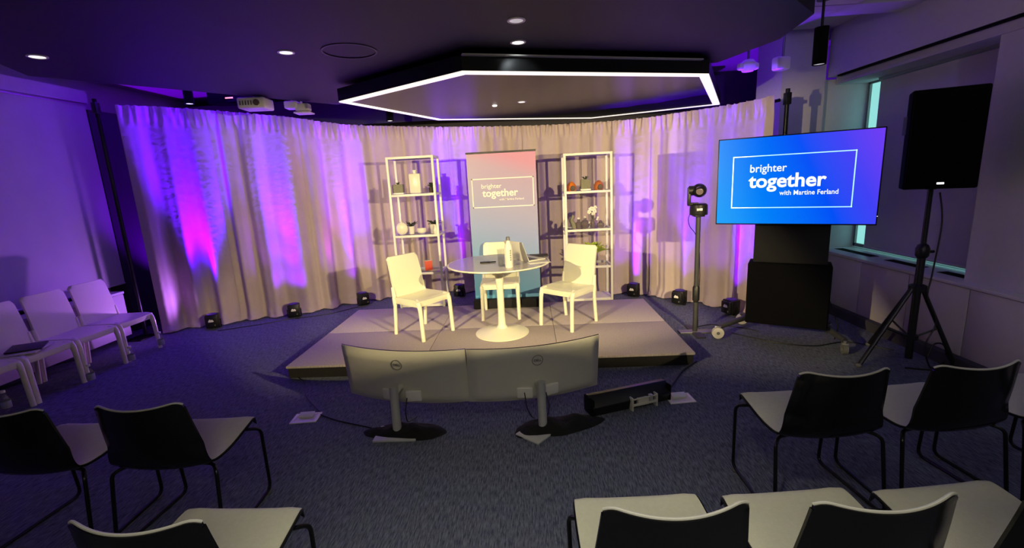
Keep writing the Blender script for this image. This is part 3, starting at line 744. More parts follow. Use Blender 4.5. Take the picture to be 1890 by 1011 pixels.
# ================================================================== CONFIDENCE MONITORS
def monitor(label, loc, rz, flip):
    t = thing('curved_monitor', label, 'monitor', loc, rz, 'curved monitors facing the stage')
    W, H, Rr = .965, .415, 1.75
    tilt = math.radians(7)
    zc = .375
    def place(x, y, zz):      # panel space (x, depth toward the stage, height from centre) to thing space
        return (x, y * math.cos(tilt) - zz * math.sin(tilt), zc + zz * math.cos(tilt) + y * math.sin(tilt))
    curve = lambda x: x * x / (2 * Rr)
    # front of the panel (black, towards the stage), silver back (towards the room)
    MB().sheet(lambda u, v: place((u - .5) * W, curve((u - .5) * W), (v - .5) * H), 36, 10, lambda u, v: (0, .012, .001)).obj('display', 'black_gloss', t, angle=50)
    def backf(u, v):
        x = (u - .5) * W; zz = (v - .5) * H
        b = min(1, (1 - abs(2 * u - 1)) / .10) * min(1, (1 - abs(2 * v - 1)) / .25)
        return place(x, curve(x) - .003 - .026 * (b * b * (3 - 2 * b)), zz)
    MB().sheet(backf, 40, 16, lambda u, v: Vector(place((u - .5) * W, curve((u - .5) * W), (v - .5) * H)) - Vector(backf(u, v)) + Vector((0, -.0005, 0))).obj('back_cover', 'silver', t, angle=50)
    # stand, leaning slightly
    MB().cyl((0, -.13, .015), (0, -.12, .36), .030, n=24).obj('stand_column', 'silver_light', t)
    MB().tube([(0, -.115, .30), (0, -.08, .31), place(0, -.028, -.06)], .024, 12, .02).obj('tilt_arm', 'silver', t)
    b = MB().box(-.15, .15, -.10, .10, 0, .014, .005).obj('stand_base', 'silver_light', t); b.location = (0.0 if not flip else -.02, -.13, 0); b.rotation_euler = (0, 0, -rz if not flip else math.radians(38))
    # emblem: ring and letters
    rg = MB(); pts = [(.038 * math.cos(2 * PI * k / 32), 0, .038 * math.sin(2 * PI * k / 32)) for k in range(33)]
    rg.tube(pts, .0022, 6); em = rg.obj('emblem', 'grey_metal', t); p = place(0, -.0315, .115); em.location = p; em.rotation_euler = (tilt, 0, 0)
    text_obj('emblem_letters', 'DELL', .024, 'grey_metal', em, (0, -.001, -.008), bold=.0006, align='CENTER')
    # pale boxes low on the back, painting the reflection in the port recesses
    for sx in (-1, 1):
        q = MB(); q.box(-.055, .055, -.012, .012, -.04, .04, .004)
        o = q.obj('port_reflection', 'white', t); o.location = place(sx * .095, -.036, -.125); o.rotation_euler = (tilt, 0, sx * .25)
    cb = MB(); cb.tube([place(.05, -.045, -.12), (.06, -.10, .16), (.05, -.07, .07), (.03, .0, .03), (.04, .10, .012)], .004, 6, .03); cb.obj('cable', 'black', t)
    if flip:
        cb = MB(); cb.tube([place(-.10, -.045, -.12), (-.10, -.09, .16), (-.06, -.06, .07), (-.03, .0, .03)], .004, 6, .03); cb.obj('cable', 'black', t)
    return t
monitor('silver-backed curved monitor on the floor, left of the pair facing the stage', (-.962, 3.04, 0), math.radians(-11.5), False)
monitor('silver-backed curved monitor on the floor, right of the pair facing the stage', (.008, 3.04, 0), math.radians(12.5), True)

def cloth_heap(label, cx, cy, rx, ry, h, rz, seed, tail=0):
    def fn(u, v):
        a = 2 * PI * u; r = v
        n1 = noise.noise(Vector((math.cos(a) * 1.5, math.sin(a) * 1.5, seed)))
        R = 1 + .30 * n1 + .12 * math.cos(2 * a)
        x, y = rx * R * r * math.cos(a), ry * R * r * math.sin(a)
        z = h * (1 - r ** 2.2) * (1 + .7 * noise.noise(Vector((x * 9, y * 9, seed + 4)))) + .004 + .012 * abs(noise.noise(Vector((x * 22, y * 22, seed)))) * (1 - r)
        return (x, y, max(.002, z))
    o = MB().grid(fn, 64, 18).obj('black_cloth', 'cloth', angle=80)
    o.location = (cx, cy, .0); o.rotation_euler = (0, 0, rz)
    return tag(o, label, 'cloth')
cloth_heap('black cloth bunched over the base of the left monitor', -.925, 2.935, .27, .125, .05, -.08, 1.0)
cloth_heap('black cloth bunched over the base of the right monitor', .13, 2.955, .31, .135, .05, .25, 5.0)

# black floor light bar by the right monitor
t = thing('floor_light_bar', 'black wedge-shaped bar lying on the carpet right of the monitors', 'equipment case', (.69, 3.235, 0), math.radians(20))
def hexprof(x0, x1, prof):
    t_ = bmesh.new(); A = [t_.verts.new((x0, y, z)) for y, z in prof]; B = [t_.verts.new((x1, y, z)) for y, z in prof]
    t_.faces.new(A); t_.faces.new(B[::-1])
    for k in range(len(prof)): t_.faces.new((A[k], B[k], B[(k + 1) % len(prof)], A[(k + 1) % len(prof)]))
    bmesh.ops.recalc_face_normals(t_, faces=t_.faces); bmesh.ops.bevel(t_, geom=list(t_.edges), offset=.006, segments=2, profile=.5, affect='EDGES'); return t_
mb = MB(); mb.add(hexprof(-.33, .33, [(-.055, .0), (.06, .0), (.075, .06), (.05, .135), (-.005, .145), (-.075, .075)])); mb.obj('housing', 'black', t)
for sx in (-1, 1): MB().box(sx * .325 - .012, sx * .325 + .012, -.07, .07, 0, .13, .01).obj('end_cap', 'matte_black', t)
mb = MB(); mb.box(-.02, .19, -.10, -.092, .035, .055, .002); mb.box(-.02, .19, -.10, -.092, .085, .095, .002)
mb.box(-.025, -.012, -.10, -.055, .0, .10, .002); mb.box(.182, .195, -.10, -.055, .0, .10, .002); mb.box(.03, .12, -.097, -.065, .03, .085, .004)
mb.obj('bracket', 'silver', t); MB().box(.125, .155, -.10, -.07, .05, .10, .004).obj('clamp', 'silver_light', t)

# floor boxes
def floor_box(label, x, y, rz, lidz):
    t = thing('floor_outlet', label, 'floor outlet', (x, y, 0), rz, 'white floor outlets')
    mb = MB(); mb.box(-.10, .10, -.075, -.055, 0, .008, .002); mb.box(-.10, .10, .055, .075, 0, .008, .002); mb.box(-.10, -.075, -.055, .055, 0, .008, .002); mb.box(.075, .10, -.055, .055, 0, .008, .002)
    mb.obj('frame', 'white', t); MB().box(-.075, .075, -.055, .055, 0, .004).obj('plate', 'silver', t)
    l_ = MB().box(-.055, .055, -.004, .05, 0, .008, .002).obj('lid', 'white', t); l_.location = (.0, .0, .012); l_.rotation_euler = (lidz, 0, 0)
    MB().box(-.05, .05, 0, .045, .003, .02, .004).obj('plug', 'white', t)
floor_box('white floor outlet left of the monitors on the blue carpet', -1.775, 3.177, .1, .3)
floor_box('white floor outlet right of the black bar, in front of the stage corner', 1.10, 3.31, .1, .3)

# cables on the floor
def cable(label, pts, r=.005, m='black'):
    n = 60; P = [(x, y, z) for x, y, z in pts]
    Q = [tuple(catmull(P, k / n)) for k in range(n + 1)]
    o = MB().tube([(q[0], q[1], max(q[2], r)) for q in Q], r, 7).obj('cable', m); return tag(o, label, 'cable', 'cables on the floor')
cable('thin dark cable from the left floor outlet to the left monitor', [(-1.68, 3.22, .006), (-1.5, 3.12, .005), (-1.25, 3.02, .005), (-1.12, 2.96, .005)])
cable('thin dark cable from the left floor outlet to the stage corner', [(-1.70, 3.26, .006), (-1.95, 3.55, .005), (-2.12, 3.85, .005), (-2.36, 4.05, .005)], .004)
cable('grey flat cable from the black bar to the right stage corner', [(.98, 3.34, .006), (1.1, 3.52, .005), (1.28, 3.8, .005), (1.47, 4.0, .005)], .010, 'charcoal')
cable('thin black cable along the left drape hem', [(-4.05, 5.50, .005), (-3.6, 5.72, .005), (-3.32, 5.9, .005)], .005)
cable('thin black cable running beside the stage to the uplight at its left corner', [(-3.25, 5.92, .005), (-2.85, 6.1, .005), (-2.6, 6.36, .005), (-2.52, 6.40, .005)], .005)
cable('thin black cable trailing from the camera stand to the television cart', [(1.80, 4.95, .005), (2.0, 5.02, .005), (2.25, 4.9, .005), (2.4, 4.75, .005)], .006)
cable('thin black cable lying on the carpet below the television', [(2.1, 4.72, .005), (2.4, 4.40, .005), (2.7, 4.28, .005), (3.05, 4.35, .005), (3.3, 4.1, .005)], .006)

# ================================================================== PTZ CAMERA ON STAND
t = thing('camera_stand', 'slim dark pole stand beside the right edge of the stage', 'stand', (1.74, 4.80, 0))
MB().box(-.17, .20, -.05, .05, 0, .02, .006).obj('base_plate', 'grey_metal', t)
MB().box(-.045, .045, -.2, .2, 0, .018, .006).obj('cross_foot', 'charcoal', t)
MB().cyl((0, 0, .018), (0, 0, 1.255), .024).obj('pole', 'charcoal', t)
MB().lathe([(.036, .36), (.036, .50), (.026, .52), (.026, .34)], 20).obj('collar', 'black', t)
MB().box(-.05, .05, -.05, .05, 1.25, 1.268, .004).obj('top_plate', 'black', t)
cb = MB(); cb.tube([(-.05, .03, 1.32), (-.10, .02, 1.24), (-.09, .0, 1.15), (-.02, .02, 1.08), (.03, .02, .9), (.035, .0, .6), (.03, .02, .3), (.05, .05, .03)], .004, 6, .05); cb.obj('cable', 'black', t)
t = thing('video_camera', 'black remote pan-tilt video camera on top of the slim pole', 'camera', (1.74, 4.80, 1.268), math.radians(-15))
MB().lathe([(0, 0), (.085, 0), (.088, .01), (.086, .10), (.07, .115), (0, .118)], 36).obj('base', 'black', t)
MB().box(-.025, .03, -.087, -.082, .045, .07, .002).obj('badge', 'silver_light', t)
mb = MB(); mb.box(-.112, -.078, -.04, .04, .09, .285, .015); mb.box(-.105, .0, -.04, .04, .095, .125, .012); mb.obj('arm', 'black', t)
hd = MB(); hd.ball((.0, 0, .245), .072, .078, .070, 3); hd.cyl((-.10, 0, .245), (.0, 0, .245), .05); hd.obj('head', 'black', t)
MB().cyl((-.005, -.06, .245), (-.005, -.105, .24), .045, .042, 28).obj('lens_barrel', 'black_gloss', t)
MB().lathe([(0, .0), (.03, .0), (.034, .004), (.0, .008)], 24, (-.005, -.103, .24), Matrix.Rotation(PI / 2, 4, 'X')).obj('lens', 'dark_glass', t)

# ================================================================== TELEVISION AND CART
TVR = math.radians(-29.4)
ct = thing('television_cart', 'dark rolling cart with tall cabinet carrying the blue television', 'cart', (2.40, 4.32, 0), TVR)
MB().box(-.335, .365, .10, .36, .17, .79, .012).obj('cabinet', 'matte_black', ct)
MB().box(-.325, .355, .088, .10, .185, .775, .004).obj('cabinet_front', 'matte_black', ct)
MB().box(-.295, .325, .16, .24, .79, 1.30, .008).obj('back_panel', 'dark_panel', ct)
MB().box(-.20, .20, .07, .16, 1.35, 1.80, .006).obj('mount_plate', 'black_metal', ct)
MB().box(-.10, .10, .15, .22, 1.25, 1.80, .006).obj('mast', 'black_metal', ct)
for sx, fx in ((-1, -.57), (1, .50)):
    MB().tube([(sx * .28, .36, .20), (sx * .34, .28, .17), (fx, 0.02, .115)], lambda u: .034 - .008 * u, 10, .04).obj('leg', 'charcoal', ct)
    MB().tube([(sx * .26, .30, .20), (sx * .33, .40, .15), (sx * .40, .58, .115)], lambda u: .03 - .006 * u, 10, .04).obj('leg', 'charcoal', ct)
    for (x, y) in ((fx, 0.0), (sx * .40, .585)):
        R_ = .058 if sx < 0 else .045
        d_ = Vector((.35, -1, 0)).normalized() if sx < 0 else Vector((1, .25, 0)).normalized()
        ctr_ = Vector((x, y, R_))
        c = MB(); c.cyl(ctr_ - d_ * .02, ctr_ + d_ * .02, R_, n=28)
        co = c.obj('caster', 'caster' if sx < 0 else 'rubber', ct)
        h = MB(); h.cyl((x, y, .06), (x, y, .125), .014); h.box(x - .03, x + .03, y - .02, y + .02, R_ * 2 + .001, R_ * 2 + .012, .004); h.cyl(ctr_ - d_ * .025, ctr_ + d_ * .025, .016); h.obj('fork', 'grey_metal', co)
cb = MB(); cb.tube([(.36, .25, .45), (.42, .26, .30), (.46, .25, .16), (.44, .28, .04)], .006, 6, .05); cb.obj('cable', 'black', ct)

scr_m = ramp_mat('screen_picture', (0, math.radians(24), 0), [(0.0, (.0, .36, 1.0)), (.30, (.0, .22, 1.0)), (.62, (.0, .085, .98)), (.82, (.055, .055, .95)), (1.0, (.16, .045, .93))], .3, .95, (.72, .72, .72), (.5, 0, 0))
scr_m.node_tree.nodes['Principled BSDF'].inputs['Base Color'].default_value = (.005, .005, .005, 1)
scr_m.node_tree.nodes['Principled BSDF'].inputs['Specular IOR Level'].default_value = .08
for l_ in list(scr_m.node_tree.links):
    if l_.to_socket.name == 'Base Color': scr_m.node_tree.links.remove(l_)
tv = thing('television', 'large flat television showing brighter together on bright blue', 'television', (2.40, 4.32, 1.585), TVR)
MB().box(-.634, .634, 0, .03, -.405, .405, .004).obj('bezel', 'black', tv)
MB().box(-.35, .35, .03, .06, -.3, .25, .01).obj('rear_housing', 'black', tv)
sc_ = MB().box(-.624, .624, -.003, .0, -.393, .395).obj('screen', scr_m, tv, smooth=False)
sc_['label'] = 'lit blue screen with white lettering'
def tvx(px): return (px - .5) * 1.26
fr = MB(); x0, x1, z0, z1, q = -.500, .450, -.248, .235, .0085
fr.box(x0, x1, -.005, -.003, z0, z0 + q); fr.box(x0, x1, -.005, -.003, z1 - q, z1); fr.box(x0, x0 + q, -.005, -.003, z0, z1); fr.box(x1 - q, x1, -.005, -.003, z0, z1)
fr.obj('picture_frame_line', 'screen_cyan', sc_, smooth=False)
text_obj('lettering', 'brighter', .100, 'screen_white', sc_, (-.355, -.004, .085), bold=.001, extrude=.0005, xs=.92)
text_obj('lettering', 'together', .172, 'screen_white', sc_, (-.355, -.004, -.055), bold=.0042, extrude=.0005, xs=1.0)
text_obj('lettering', 'with Martine Ferland', .060, 'screen_white', sc_, (-.10, -.004, -.13), bold=.0008, extrude=.0005, xs=.88)
MB().box(.628, .635, -.002, .002, -.33, -.325).obj('indicator', 'white_led', tv)

# ================================================================== LOUDSPEAKER AND TRIPOD
t = thing('speaker_stand', 'black tripod stand carrying the loudspeaker by the right window', 'speaker stand', (3.2, 3.82, 0))
MB().cyl((0, 0, .05), (0, 0, 1.0), .028).obj('lower_tube', 'black', t)
MB().cyl((0, 0, .95), (0, 0, 1.50), .019).obj('upper_tube', 'black', t)
MB().lathe([(.03, .92), (.045, .94), (.048, 1.0), (.035, 1.03), (.02, 1.04), (.02, .92)], 20).obj('clamp_collar', 'black', t)
MB().cyl((.03, 0, .97), (.09, 0, .97), .012).obj('knob', 'black', t)
MB().lathe([(.03, .64), (.06, .645), (.062, .69), (.04, .70), (.03, .70)], 20).obj('leg_hub', 'black', t)
MB().lathe([(.03, .22), (.05, .225), (.05, .26), (.03, .265)], 20).obj('brace_hub', 'black', t)
for fx, fy in ((-.443, -.05), (.27, -.14), (-.03, .42)):
    MB().tube([(fx * .10, fy * .10, .67), (fx, fy, .018)], .017, 10).obj('leg', 'black', t)
    MB().tube([(fx * .08, fy * .08, .245), (fx * .56, fy * .56, .34)], .008, 8).obj('brace', 'black', t)
    MB().ball((fx, fy, .02), .026, .026, .02).obj('foot', 'rubber', t)
t = thing('loudspeaker', 'black loudspeaker box on the tripod by the right window', 'loudspeaker', (3.2, 3.82, 1.485), math.radians(-24))
prof = [(-.225, -.17), (.225, -.17), (.20, .02), (.13, .20), (-.13, .20), (-.20, .02)]
MB().prism(prof, 0, .735, .014).obj('cabinet', 'matte_black', t)
MB().box(-.212, .212, -.182, -.168, .02, .715, .006).obj('grille', 'matte_black', t)
MB().box(-.022, .022, -.186, -.182, .035, .05, .002).obj('badge', 'white_led', t)
MB().cyl((0, 0, -.01), (0, 0, .02), .035).obj('pole_socket', 'black', t)
for sx in (-1, 1): MB().box(sx * .208 - .008, sx * .208 + .008, -.06, .03, .42, .56, .006).obj('handle', 'rubber', t)
cable('black cable hanging down the loudspeaker stand to the carpet', [(3.25, 3.79, 1.45), (3.28, 3.77, 1.2), (3.26, 3.77, .8), (3.24, 3.76, .6), (3.30, 3.72, .4), (3.24, 3.72, .2), (3.28, 3.7, .02), (3.36, 3.72, .006)], .006)
cable('loop of black cable beside the loudspeaker stand', [(3.27, 3.72, .10), (3.33, 3.74, .20), (3.42, 3.75, .18), (3.46, 3.76, .06), (3.42, 3.76, .01), (3.30, 3.66, .006), (3.1, 3.72, .006)], .007)

# ================================================================== AUDIENCE CHAIRS
def audience_chair(label, loc, rz):
    t = thing('audience_chair', label, 'chair', loc, rz)
    # local +Y is the way the sitter faces (the stage)
    prof = [(.235, .452), (.20, .462), (.10, .45), (-.02, .432), (-.12, .432), (-.175, .455), (-.205, .50), (-.222, .56), (-.238, .64), (-.252, .72), (-.265, .80)]
    def ctr(v):
        p = catmull([(a, b, 0) for a, b in prof], v); return p.x, p.y
    def nrm(v):
        a = ctr(max(0, v - .01)); b = ctr(min(1, v + .01)); d = Vector((b[0] - a[0], b[1] - a[1])).normalized()
        return Vector((-d.y, d.x))       # points to the underside / rear
    def half(v):
        return .238 + .012 * math.sin(PI * min(1, v * 1.9)) if v < .5 else .247 - .040 * ((v - .5) / .5) ** 1.2
    def surf(u, v, off):
        x = (u - .5) * 2; y, z = ctr(v); n = nrm(v)
        k = max(0, min(1, (v - .45) / .25))
        wrap = .050 * k * x * x                      # backrest wraps forward at its sides
        lip = .012 * (1 - k) * (x ** 4)
        dip = -.022 * (1 - x * x) * max(0, (v - .85) / .15) ** 1.5
        bulge = -.035 * (1 - x * x) * max(0, 1 - abs(v - .5) / .16)
        rc = max(0, abs(x) - .8) / .2
        return Vector((x * half(v), y + wrap + n.x * off, z + lip + dip + bulge * .6 - (.02 * rc * rc if v > .97 else 0) + n.y * off - (.03 * rc * rc if v < .03 else 0)))
    MB().sheet(lambda u, v: surf(u, v, .002), 24, 44, lambda u, v: surf(u, v, .012) - surf(u, v, .002)).obj('shell', 'black_gloss', t, angle=60)
    MB().sheet(lambda u, v: surf(.012 + u * .976, .004 + v * .990, 0), 24, 44, lambda u, v: surf(.012 + u * .976, .004 + v * .990, -.014 * min(1, 8 * min(u, 1 - u) + .25) * min(1, 12 * min(v, 1 - v) + .3)) - surf(.012 + u * .976, .004 + v * .990, 0)).obj('upholstery', 'cream', t, angle=60)
    # pale strip painting the light caught along the backrest's top edge
    pts = [surf(k / 30, .998, .004) + Vector((0, 0, .003)) for k in range(31)]
    MB().tube(pts, .005, 8).obj('rim', 'edge', t)
    for sx in (-1, 1):
        mb = MB(); xt, xb = sx * .225, sx * .272
        mb.tube([(sx * .10, .13, .425), (xt, .16, .432), (xb - sx * .01, .22, .40), (xb - sx * .02, .235, .010), (xb, -.225, .010), (xb - sx * .01, -.17, .40), (xt, -.13, .415), (sx * .10, -.10, .41)], .009, 10, .045)
        mb.obj('side_frame', 'black_metal', t)
        for yy in (.2, -.19): MB().box(xb - .012 - sx * .01, xb + .012 - sx * .01, yy - .02, yy + .02, 0, .006, .002).obj('glide', 'rubber', t)
    mb = MB(); mb.box(-.12, .12, -.12, -.09, .400, .418, .004); mb.box(-.12, .12, .12, .15, .412, .430, .004); mb.obj('under_seat_bar', 'black_metal', t)
    return t
ac = audience_chair('black audience chair in the right front row, nearer the aisle', (1.40, 2.235, 0), math.radians(3))
auds = [((2.005, 2.265, 0), 5, 'black audience chair in the right front row, second from the aisle'),
        ((2.615, 2.33, 0), 8, 'black audience chair of the right front row, cut off by the right photo edge'),
        ((-1.84, 2.115, 0), 1, 'black audience chair in the left front row, nearer the aisle'),
        ((-2.49, 2.10, 0), 0, 'black audience chair in the left front row, cut by the photo edge'),
        ((-1.20, 1.365, 0), -1, 'black audience chair in the left second row, only its back top showing'),
        ((.376, 1.385, 0), 2, 'black audience chair in the right second row, nearest the aisle'),
        ((.957, 1.395, 0), 4, 'black audience chair in the right second row, second from the aisle'),
        ((1.537, 1.41, 0), 6, 'black audience chair in the right second row, third from the aisle, at the photo corner')]
for p, a, lab in auds: dup(ac, p, math.radians(a), lab)

# ================================================================== LEFT WALL ITEMS
def small_bottle(first, label, loc):
    if first is None:
        t = thing('plastic_bottle', label, 'bottle', loc, 0, 'water bottles on the floor by the left chairs')
        MB().lathe([(0, .002), (.026, .0), (.032, .008), (.032, .05), (.030, .055), (.032, .06), (.032, .13), (.026, .155), (.014, .185), (.013, .20), (0, .20)], 24).obj('body', 'bottle_clear', t)
        MB().lathe([(.0325, .065), (.033, .066), (.033, .125), (.0325, .126)], 24).obj('wrapper', mat('bottle_wrapper', (.35, .36, .42), .4), t)
        MB().lathe([(0, .198), (.016, .198), (.016, .218), (0, .22)], 16).obj('cap', 'white', t)
        return t
    return dup(first, loc, 0, label)
b0 = small_bottle(None, 'clear water bottle on the carpet by the chair nearest the drapes', (-4.28, 4.87, 0))
small_bottle(b0, 'clear water bottle on the carpet between the farthest and middle left chairs', (-4.22, 4.40, 0))
small_bottle(b0, 'clear water bottle on the carpet between the middle and nearest left chairs', (-4.20, 3.92, 0))
small_bottle(b0, 'clear water bottle on the carpet at the left photo edge', (-4.42, 3.39, 0))
t = thing('folder', 'dark folder resting on papers on a white chair by the left wall', 'folder', (-4.56, 3.76, .434), .4)
MB().box(-.13, .13, -.15, .15, 0, .012, .003).obj('pages', 'paper', t)
c = MB().box(-.12, .12, -.13, .13, 0, .016, .005).obj('cover', 'leather', t); c.location = (-.005, .02, .013); c.rotation_euler = (0, .05, .25)

# ================================================================== CEILING FIXTURES
HZ = 2.60
hexp = [(-1.945, 5.027), (-.496, 4.009), (1.774, 4.733), (2.751, 6.899), (1.047, 7.25), (-1.247, 6.862)]
hexp = [(-1.945, 5.027), (-.496, 4.009), (1.774, 4.733), (2.751, 6.899), (1.047, 7.69), (-1.247, 6.862)]
hc = Vector((sum(p[0] for p in hexp) / 6, sum(p[1] for p in hexp) / 6, 0))
hx = thing('hexagonal_ceiling_light', 'large black hexagonal ceiling light outlined by a glowing strip above the stage', 'ceiling light', (hc.x, hc.y, HZ))
hl = [(x - hc.x, y - hc.y) for x, y in hexp]
def inset(poly, d):
    n = len(poly); out = []
    for k in range(n):
        p0, p1, p2 = Vector(poly[k - 1]), Vector(poly[k]), Vector(poly[(k + 1) % n])
        e1 = (p1 - p0).normalized(); e2 = (p2 - p1).normalized()
        n1 = Vector((-e1.y, e1.x)); n2 = Vector((-e2.y, e2.x))
        b = (n1 + n2).normalized(); out.append(p1 + b * (d / max(.3, b.dot(n1))))
    return [(p.x, p.y) for p in out]
inn = inset(hl, .09)
MB().prism(hl, .012, .135).obj('body', 'hex_body', hx, smooth=False)
tb_ = bmesh.new()
A = [tb_.verts.new((x, y, 0)) for x, y in inset(hl, .004)]; B = [tb_.verts.new((x, y, 0)) for x, y in inn]
C_ = [tb_.verts.new((x, y, .012)) for x, y in inset(hl, .004)]; D_ = [tb_.verts.new((x, y, .012)) for x, y in inn]
for k in range(6):
    k2 = (k + 1) % 6
    tb_.faces.new((A[k], B[k], B[k2], A[k2])); tb_.faces.new((C_[k], C_[k2], D_[k2], D_[k])); tb_.faces.new((A[k], A[k2], C_[k2], C_[k])); tb_.faces.new((B[k], D_[k], D_[k2], B[k2]))
bmesh.ops.recalc_face_normals(tb_, faces=tb_.faces)
mb = MB(); mb.add(tb_); mb.obj('light_strip', 'led', hx, smooth=False)
MB().prism(inset(hl, .092), .004, .011).obj('underside_panel', 'hex_panel', hx, smooth=False)
# pale ledge along the top of the front edge
p, q = Vector(hl[1]), Vector(hl[2]); e = (q - p).normalized(); nn = Vector((e.y, -e.x))
lp = [p + nn * .001, q + nn * .001 - e * .10, q + nn * .045 - e * .10, p + nn * .045]
MB().prism([(v.x, v.y) for v in lp], .122, .134).obj('ledge', 'edge', hx, smooth=False)
rods = MB()
for x, y in inset(hl, .5): rods.cyl((x, y, .134), (x, y, .18), .012, n=8)
rods.obj('hanger', 'black_metal', hx)

def downlight(label, x, y, z, m='lamp', power=0, group='round downlights', r=.055):
    t = thing('downlight', label, 'ceiling light', (x, y, z), 0, group)
    MB().lathe([(r * .8, 0), (r * 1.15, 0), (r * 1.15, -.006), (r * .9, -.008), (r * .8, 0)], 28).obj('trim_ring', 'white', t)
    MB().lathe([(0, -.002), (r * .85, -.002), (r * .85, -.004), (0, -.004)], 24).obj('lens', m, t)
    if power: spot('downlight_beam', (x, y, z - .012), (x, y, 0), power, (1, .93, .82), 95, .6, .04)
    return t
downlight('lit round downlight in the dark ceiling at the far left', -3.565, 3.52, CLOUD_Z, 'lamp')
downlight('lit round downlight in the dark ceiling left of the hexagonal light', -1.84, 3.805, CLOUD_Z, 'lamp')
downlight('dim round downlight in the dark ceiling near the top centre', -.029, 3.417, CLOUD_Z, 'lamp_dim')
dl = downlight('lit round downlight just in front of the hexagonal light, grazing its edge', -.027, 3.93, CLOUD_Z, 'lamp')
spot('downlight_beam', (-.027, 3.93, CLOUD_Z - .015), (-.027, 4.35, HZ - .25), 5, (.85, .95, 1.0), 80, .6, .03)
downlight('small round downlight set in the underside of the hexagonal light', -.027, 5.676, HZ + .003, 'lamp', group='downlights in the hexagonal light', r=.045)
t = thing('sensor', 'tiny white sensor on the underside of the hexagonal light', 'sensor', (-.356, 5.84, HZ + .003)); MB().lathe([(0, 0), (.03, 0), (.025, -.012), (0, -.015)], 16).obj('dome', 'lamp', t)
o = MB().lathe([(.20, 0), (.215, 0), (.215, -.006), (.205, -.008), (.20, -.006)], 48).obj('ceiling_speaker', 'charcoal'); o.location = (-1.366, 3.883, CLOUD_Z); tag(o, 'thin dark ring of a ceiling speaker left of the hexagonal light', 'ceiling speaker')
# round dark pendants
def pendant(label, x, y, z0, z1, r, top):
    t = thing('pendant_light', label, 'ceiling light', (x, y, z0), 0, 'black cylinder pendants')
    MB().lathe([(0, .01), (r * .8, .01), (r * .9, 0), (r, 0), (r, z1 - z0), (0, z1 - z0)], 28).obj('cylinder', 'matte_black', t)
    MB().cyl((0, 0, z1 - z0), (0, 0, top - z0), .010).obj('cord', 'black', t)
    MB().lathe([(0, .008), (r * .78, .008), (r * .78, .006), (0, .006)], 20).obj('lens', 'lamp_dim' if z0 < 2.55 else 'lamp', t)
    MB().lathe([(0, top - z0 - .02), (.05, top - z0 - .02), (.05, top - z0), (0, top - z0)], 20).obj('canopy', 'black', t)
pendant('black cylinder pendant hanging at the right, above the television', 2.36, 4.0, 2.49, 2.765, .05, 2.98)
pendant('black cylinder pendant behind the dark ceiling edge, above the left drapes', -3.95, 5.6, 2.78, 3.0, .05, SLAB)
pendant('black cylinder pendant behind the hexagonal light, above the left shelf unit', -1.85, 6.55, 2.585, 2.80, .05, SLAB)
# projectors and track heads
def projector(label, x, y, z, w, d, h, rz, top):
    t = thing('projector', label, 'projector', (x, y, z), rz)
    MB().box(-w / 2, w / 2, -d / 2, d / 2, 0, h, .02, seg=3).obj('housing', 'white', t)
    MB().cyl((w * .22, -d / 2 - .015, h * .5), (w * .22, -d / 2 + .01, h * .5), h * .28).obj('lens', 'dark_glass', t)
    MB().cyl((0, 0, h), (0, 0, top - z), .02).obj('ceiling_mount', 'white', t)
    g = MB()
    for k in range(5): g.box(-w * .4 + k * .03, -w * .4 + .015 + k * .03, -d / 2 - .003, -d / 2, h * .3, h * .7)
    g.obj('vent', 'grey_metal', t, smooth=False)
projector('white box projector hanging beyond the dark ceiling, above the violet drape', -3.07, 5.45, 2.645, .30, .26, .12, .1, SLAB)
def track_head(label, x, y, z, rz, top, kind):
    t = thing('spotlight_head', label, 'spotlight', (x, y, z), rz)
    if kind == 0:
        MB().box(-.14, .02, -.07, .07, .03, .12, .02).obj('housing', 'white', t); MB().box(-.02, .15, -.06, .06, .0, .09, .02).obj('lamp_head', 'white', t)
        MB().box(-.03, .17, -.09, .09, -.03, -.012, .008).obj('bottom_plate', 'white', t)
        for dx in (-.06, .05): MB().cyl((dx, 0, .08), (dx, 0, top - z), .014).obj('stem', 'white', t)
    elif kind == 1:
        MB().lathe([(0, -.06), (.055, -.055), (.075, -.02), (.075, .03), (.05, .06), (0, .062)], 20, (0, 0, .07)).obj('housing', 'white', t)
        mb = MB(); mb.box(-.11, .11, -.035, .035, .03, .10, .02); mb.obj('lamp_head', 'white', t); MB().cyl((0, 0, .12), (0, 0, top - z), .012).obj('stem', 'grey_metal', t)
    else:
        MB().prism([(-.085, -.06), (.07, -.06), (.085, .0), (.07, .07), (-.05, .07), (-.09, .02)], 0, .125, .02).obj('housing', 'white', t)
        MB().cyl((.02, 0, .12), (.02, 0, top - z), .012).obj('stem', 'grey_metal', t)
track_head('white double lamp head above the drapes, left of the hexagonal light', -2.78, 5.85, 2.665, .1, SLAB, 0)
track_head('white lamp head lit violet, right of the hexagonal light', 2.39, 5.3, 2.70, .1, SLAB, 1)
track_head('white rounded lamp head beside the black pendant, right corner', 2.68, 5.2, 2.69, .2, SLAB, 2)
t = thing('equipment_box', 'dark equipment box with a red indicator above the left drapes', 'equipment', (-3.75, 6.2, 2.86)); MB().box(-.3, .3, -.12, .12, 0, .16, .01).obj('housing', 'matte_black', t); MB().box(-.06, .04, -.125, -.12, .05, .065).obj('indicator', 'red_led', t); MB().cyl((0, 0, .16), (0, 0, SLAB - 2.86), .02).obj('mount', 'black', t)

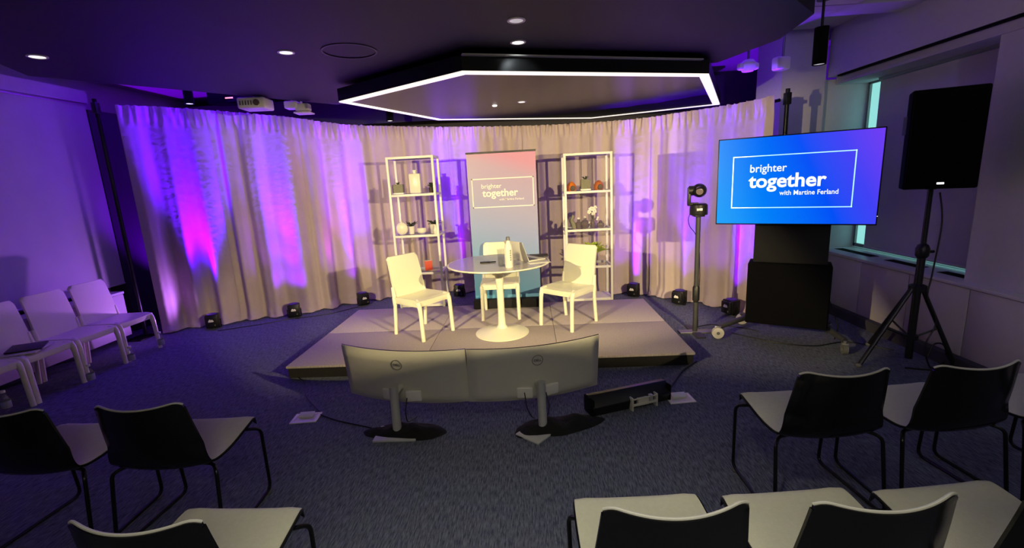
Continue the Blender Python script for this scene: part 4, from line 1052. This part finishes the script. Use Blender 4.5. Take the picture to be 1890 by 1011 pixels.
# ================================================================== STAGE LAMPS ON STANDS (beside the camera)
for (loc, tgt, (sl, y0, az0, az1)), lab in zip(STAGE_LAMPS, ('black stage lamp on a tall stand right of the camera', 'black stage lamp on a tall stand left of the camera')):
    L = Vector(loc)
    nrm = Vector((-sl, 1, 0)).normalized()            # across the line where the lower door cuts the beam off on the floor
    t = thing('stage_lamp', lab, 'stage light', (L.x, L.y, 0), math.atan2(-nrm.x, nrm.y), 'stage lamps on stands')
    dist = nrm.dot(Vector((0, y0, 0)) - Vector((L.x, L.y, 0)))
    sl_ = L.z / dist
    MB().box(-.11, .11, -.30, -.04, L.z - .10, L.z + .12, .02).obj('housing', 'black', t)
    d0 = .35
    xa, xb = d0 * math.tan(math.radians(az0)), d0 * math.tan(math.radians(az1))
    for xo, dx in ((xa, -1), (xb, 1)):  # side and top flaps added to keep warm light off walls and ceiling
        MB().sheet(lambda u, v: (xo + dx * .30 * u + (dx * (.10 if L.x > 0 else .17) * max(0, (.48 - v) / .48) ** .7 if dx * L.x < 0 else 0), d0 - .21 * u, L.z - .28 + .44 * v), 2, 12, lambda u, v: (0, -.004, 0)).obj('beam_flap', 'matte_black', t, smooth=False)
    MB().sheet(lambda u, v: (-.4 + .8 * u, d0 - .26 * v, L.z + .030 + .12 * v), 2, 2, lambda u, v: (0, 0, .004)).obj('beam_flap', 'matte_black', t, smooth=False)
    fl = MB()
    def door(u, v): return (-.36 + .72 * u, d0 - .26 * v, L.z - d0 * sl_ - .10 * v)
    fl.sheet(door, 2, 2, lambda u, v: (0, 0, -.004)); fl.obj('beam_flap', 'matte_black', t, smooth=False)
    MB().box(-.10, .10, -.06, .13, L.z - d0 * sl_ - .11, L.z - d0 * sl_ - .096).obj('door_hinge', 'black', t)
    MB().box(-.012, .012, -.06, -.04, L.z - d0 * sl_ - .11, L.z).obj('yoke', 'black', t)
    MB().cyl((0, -.2, .02), (0, -.2, L.z - .1), .018).obj('pole', 'black', t)
    for k in range(3):
        a = 2 * PI * k / 3 + .4
        MB().tube([(0, -.2, .55), (.45 * math.cos(a), -.2 + .45 * math.sin(a), .015)], .012, 8).obj('leg', 'black', t)
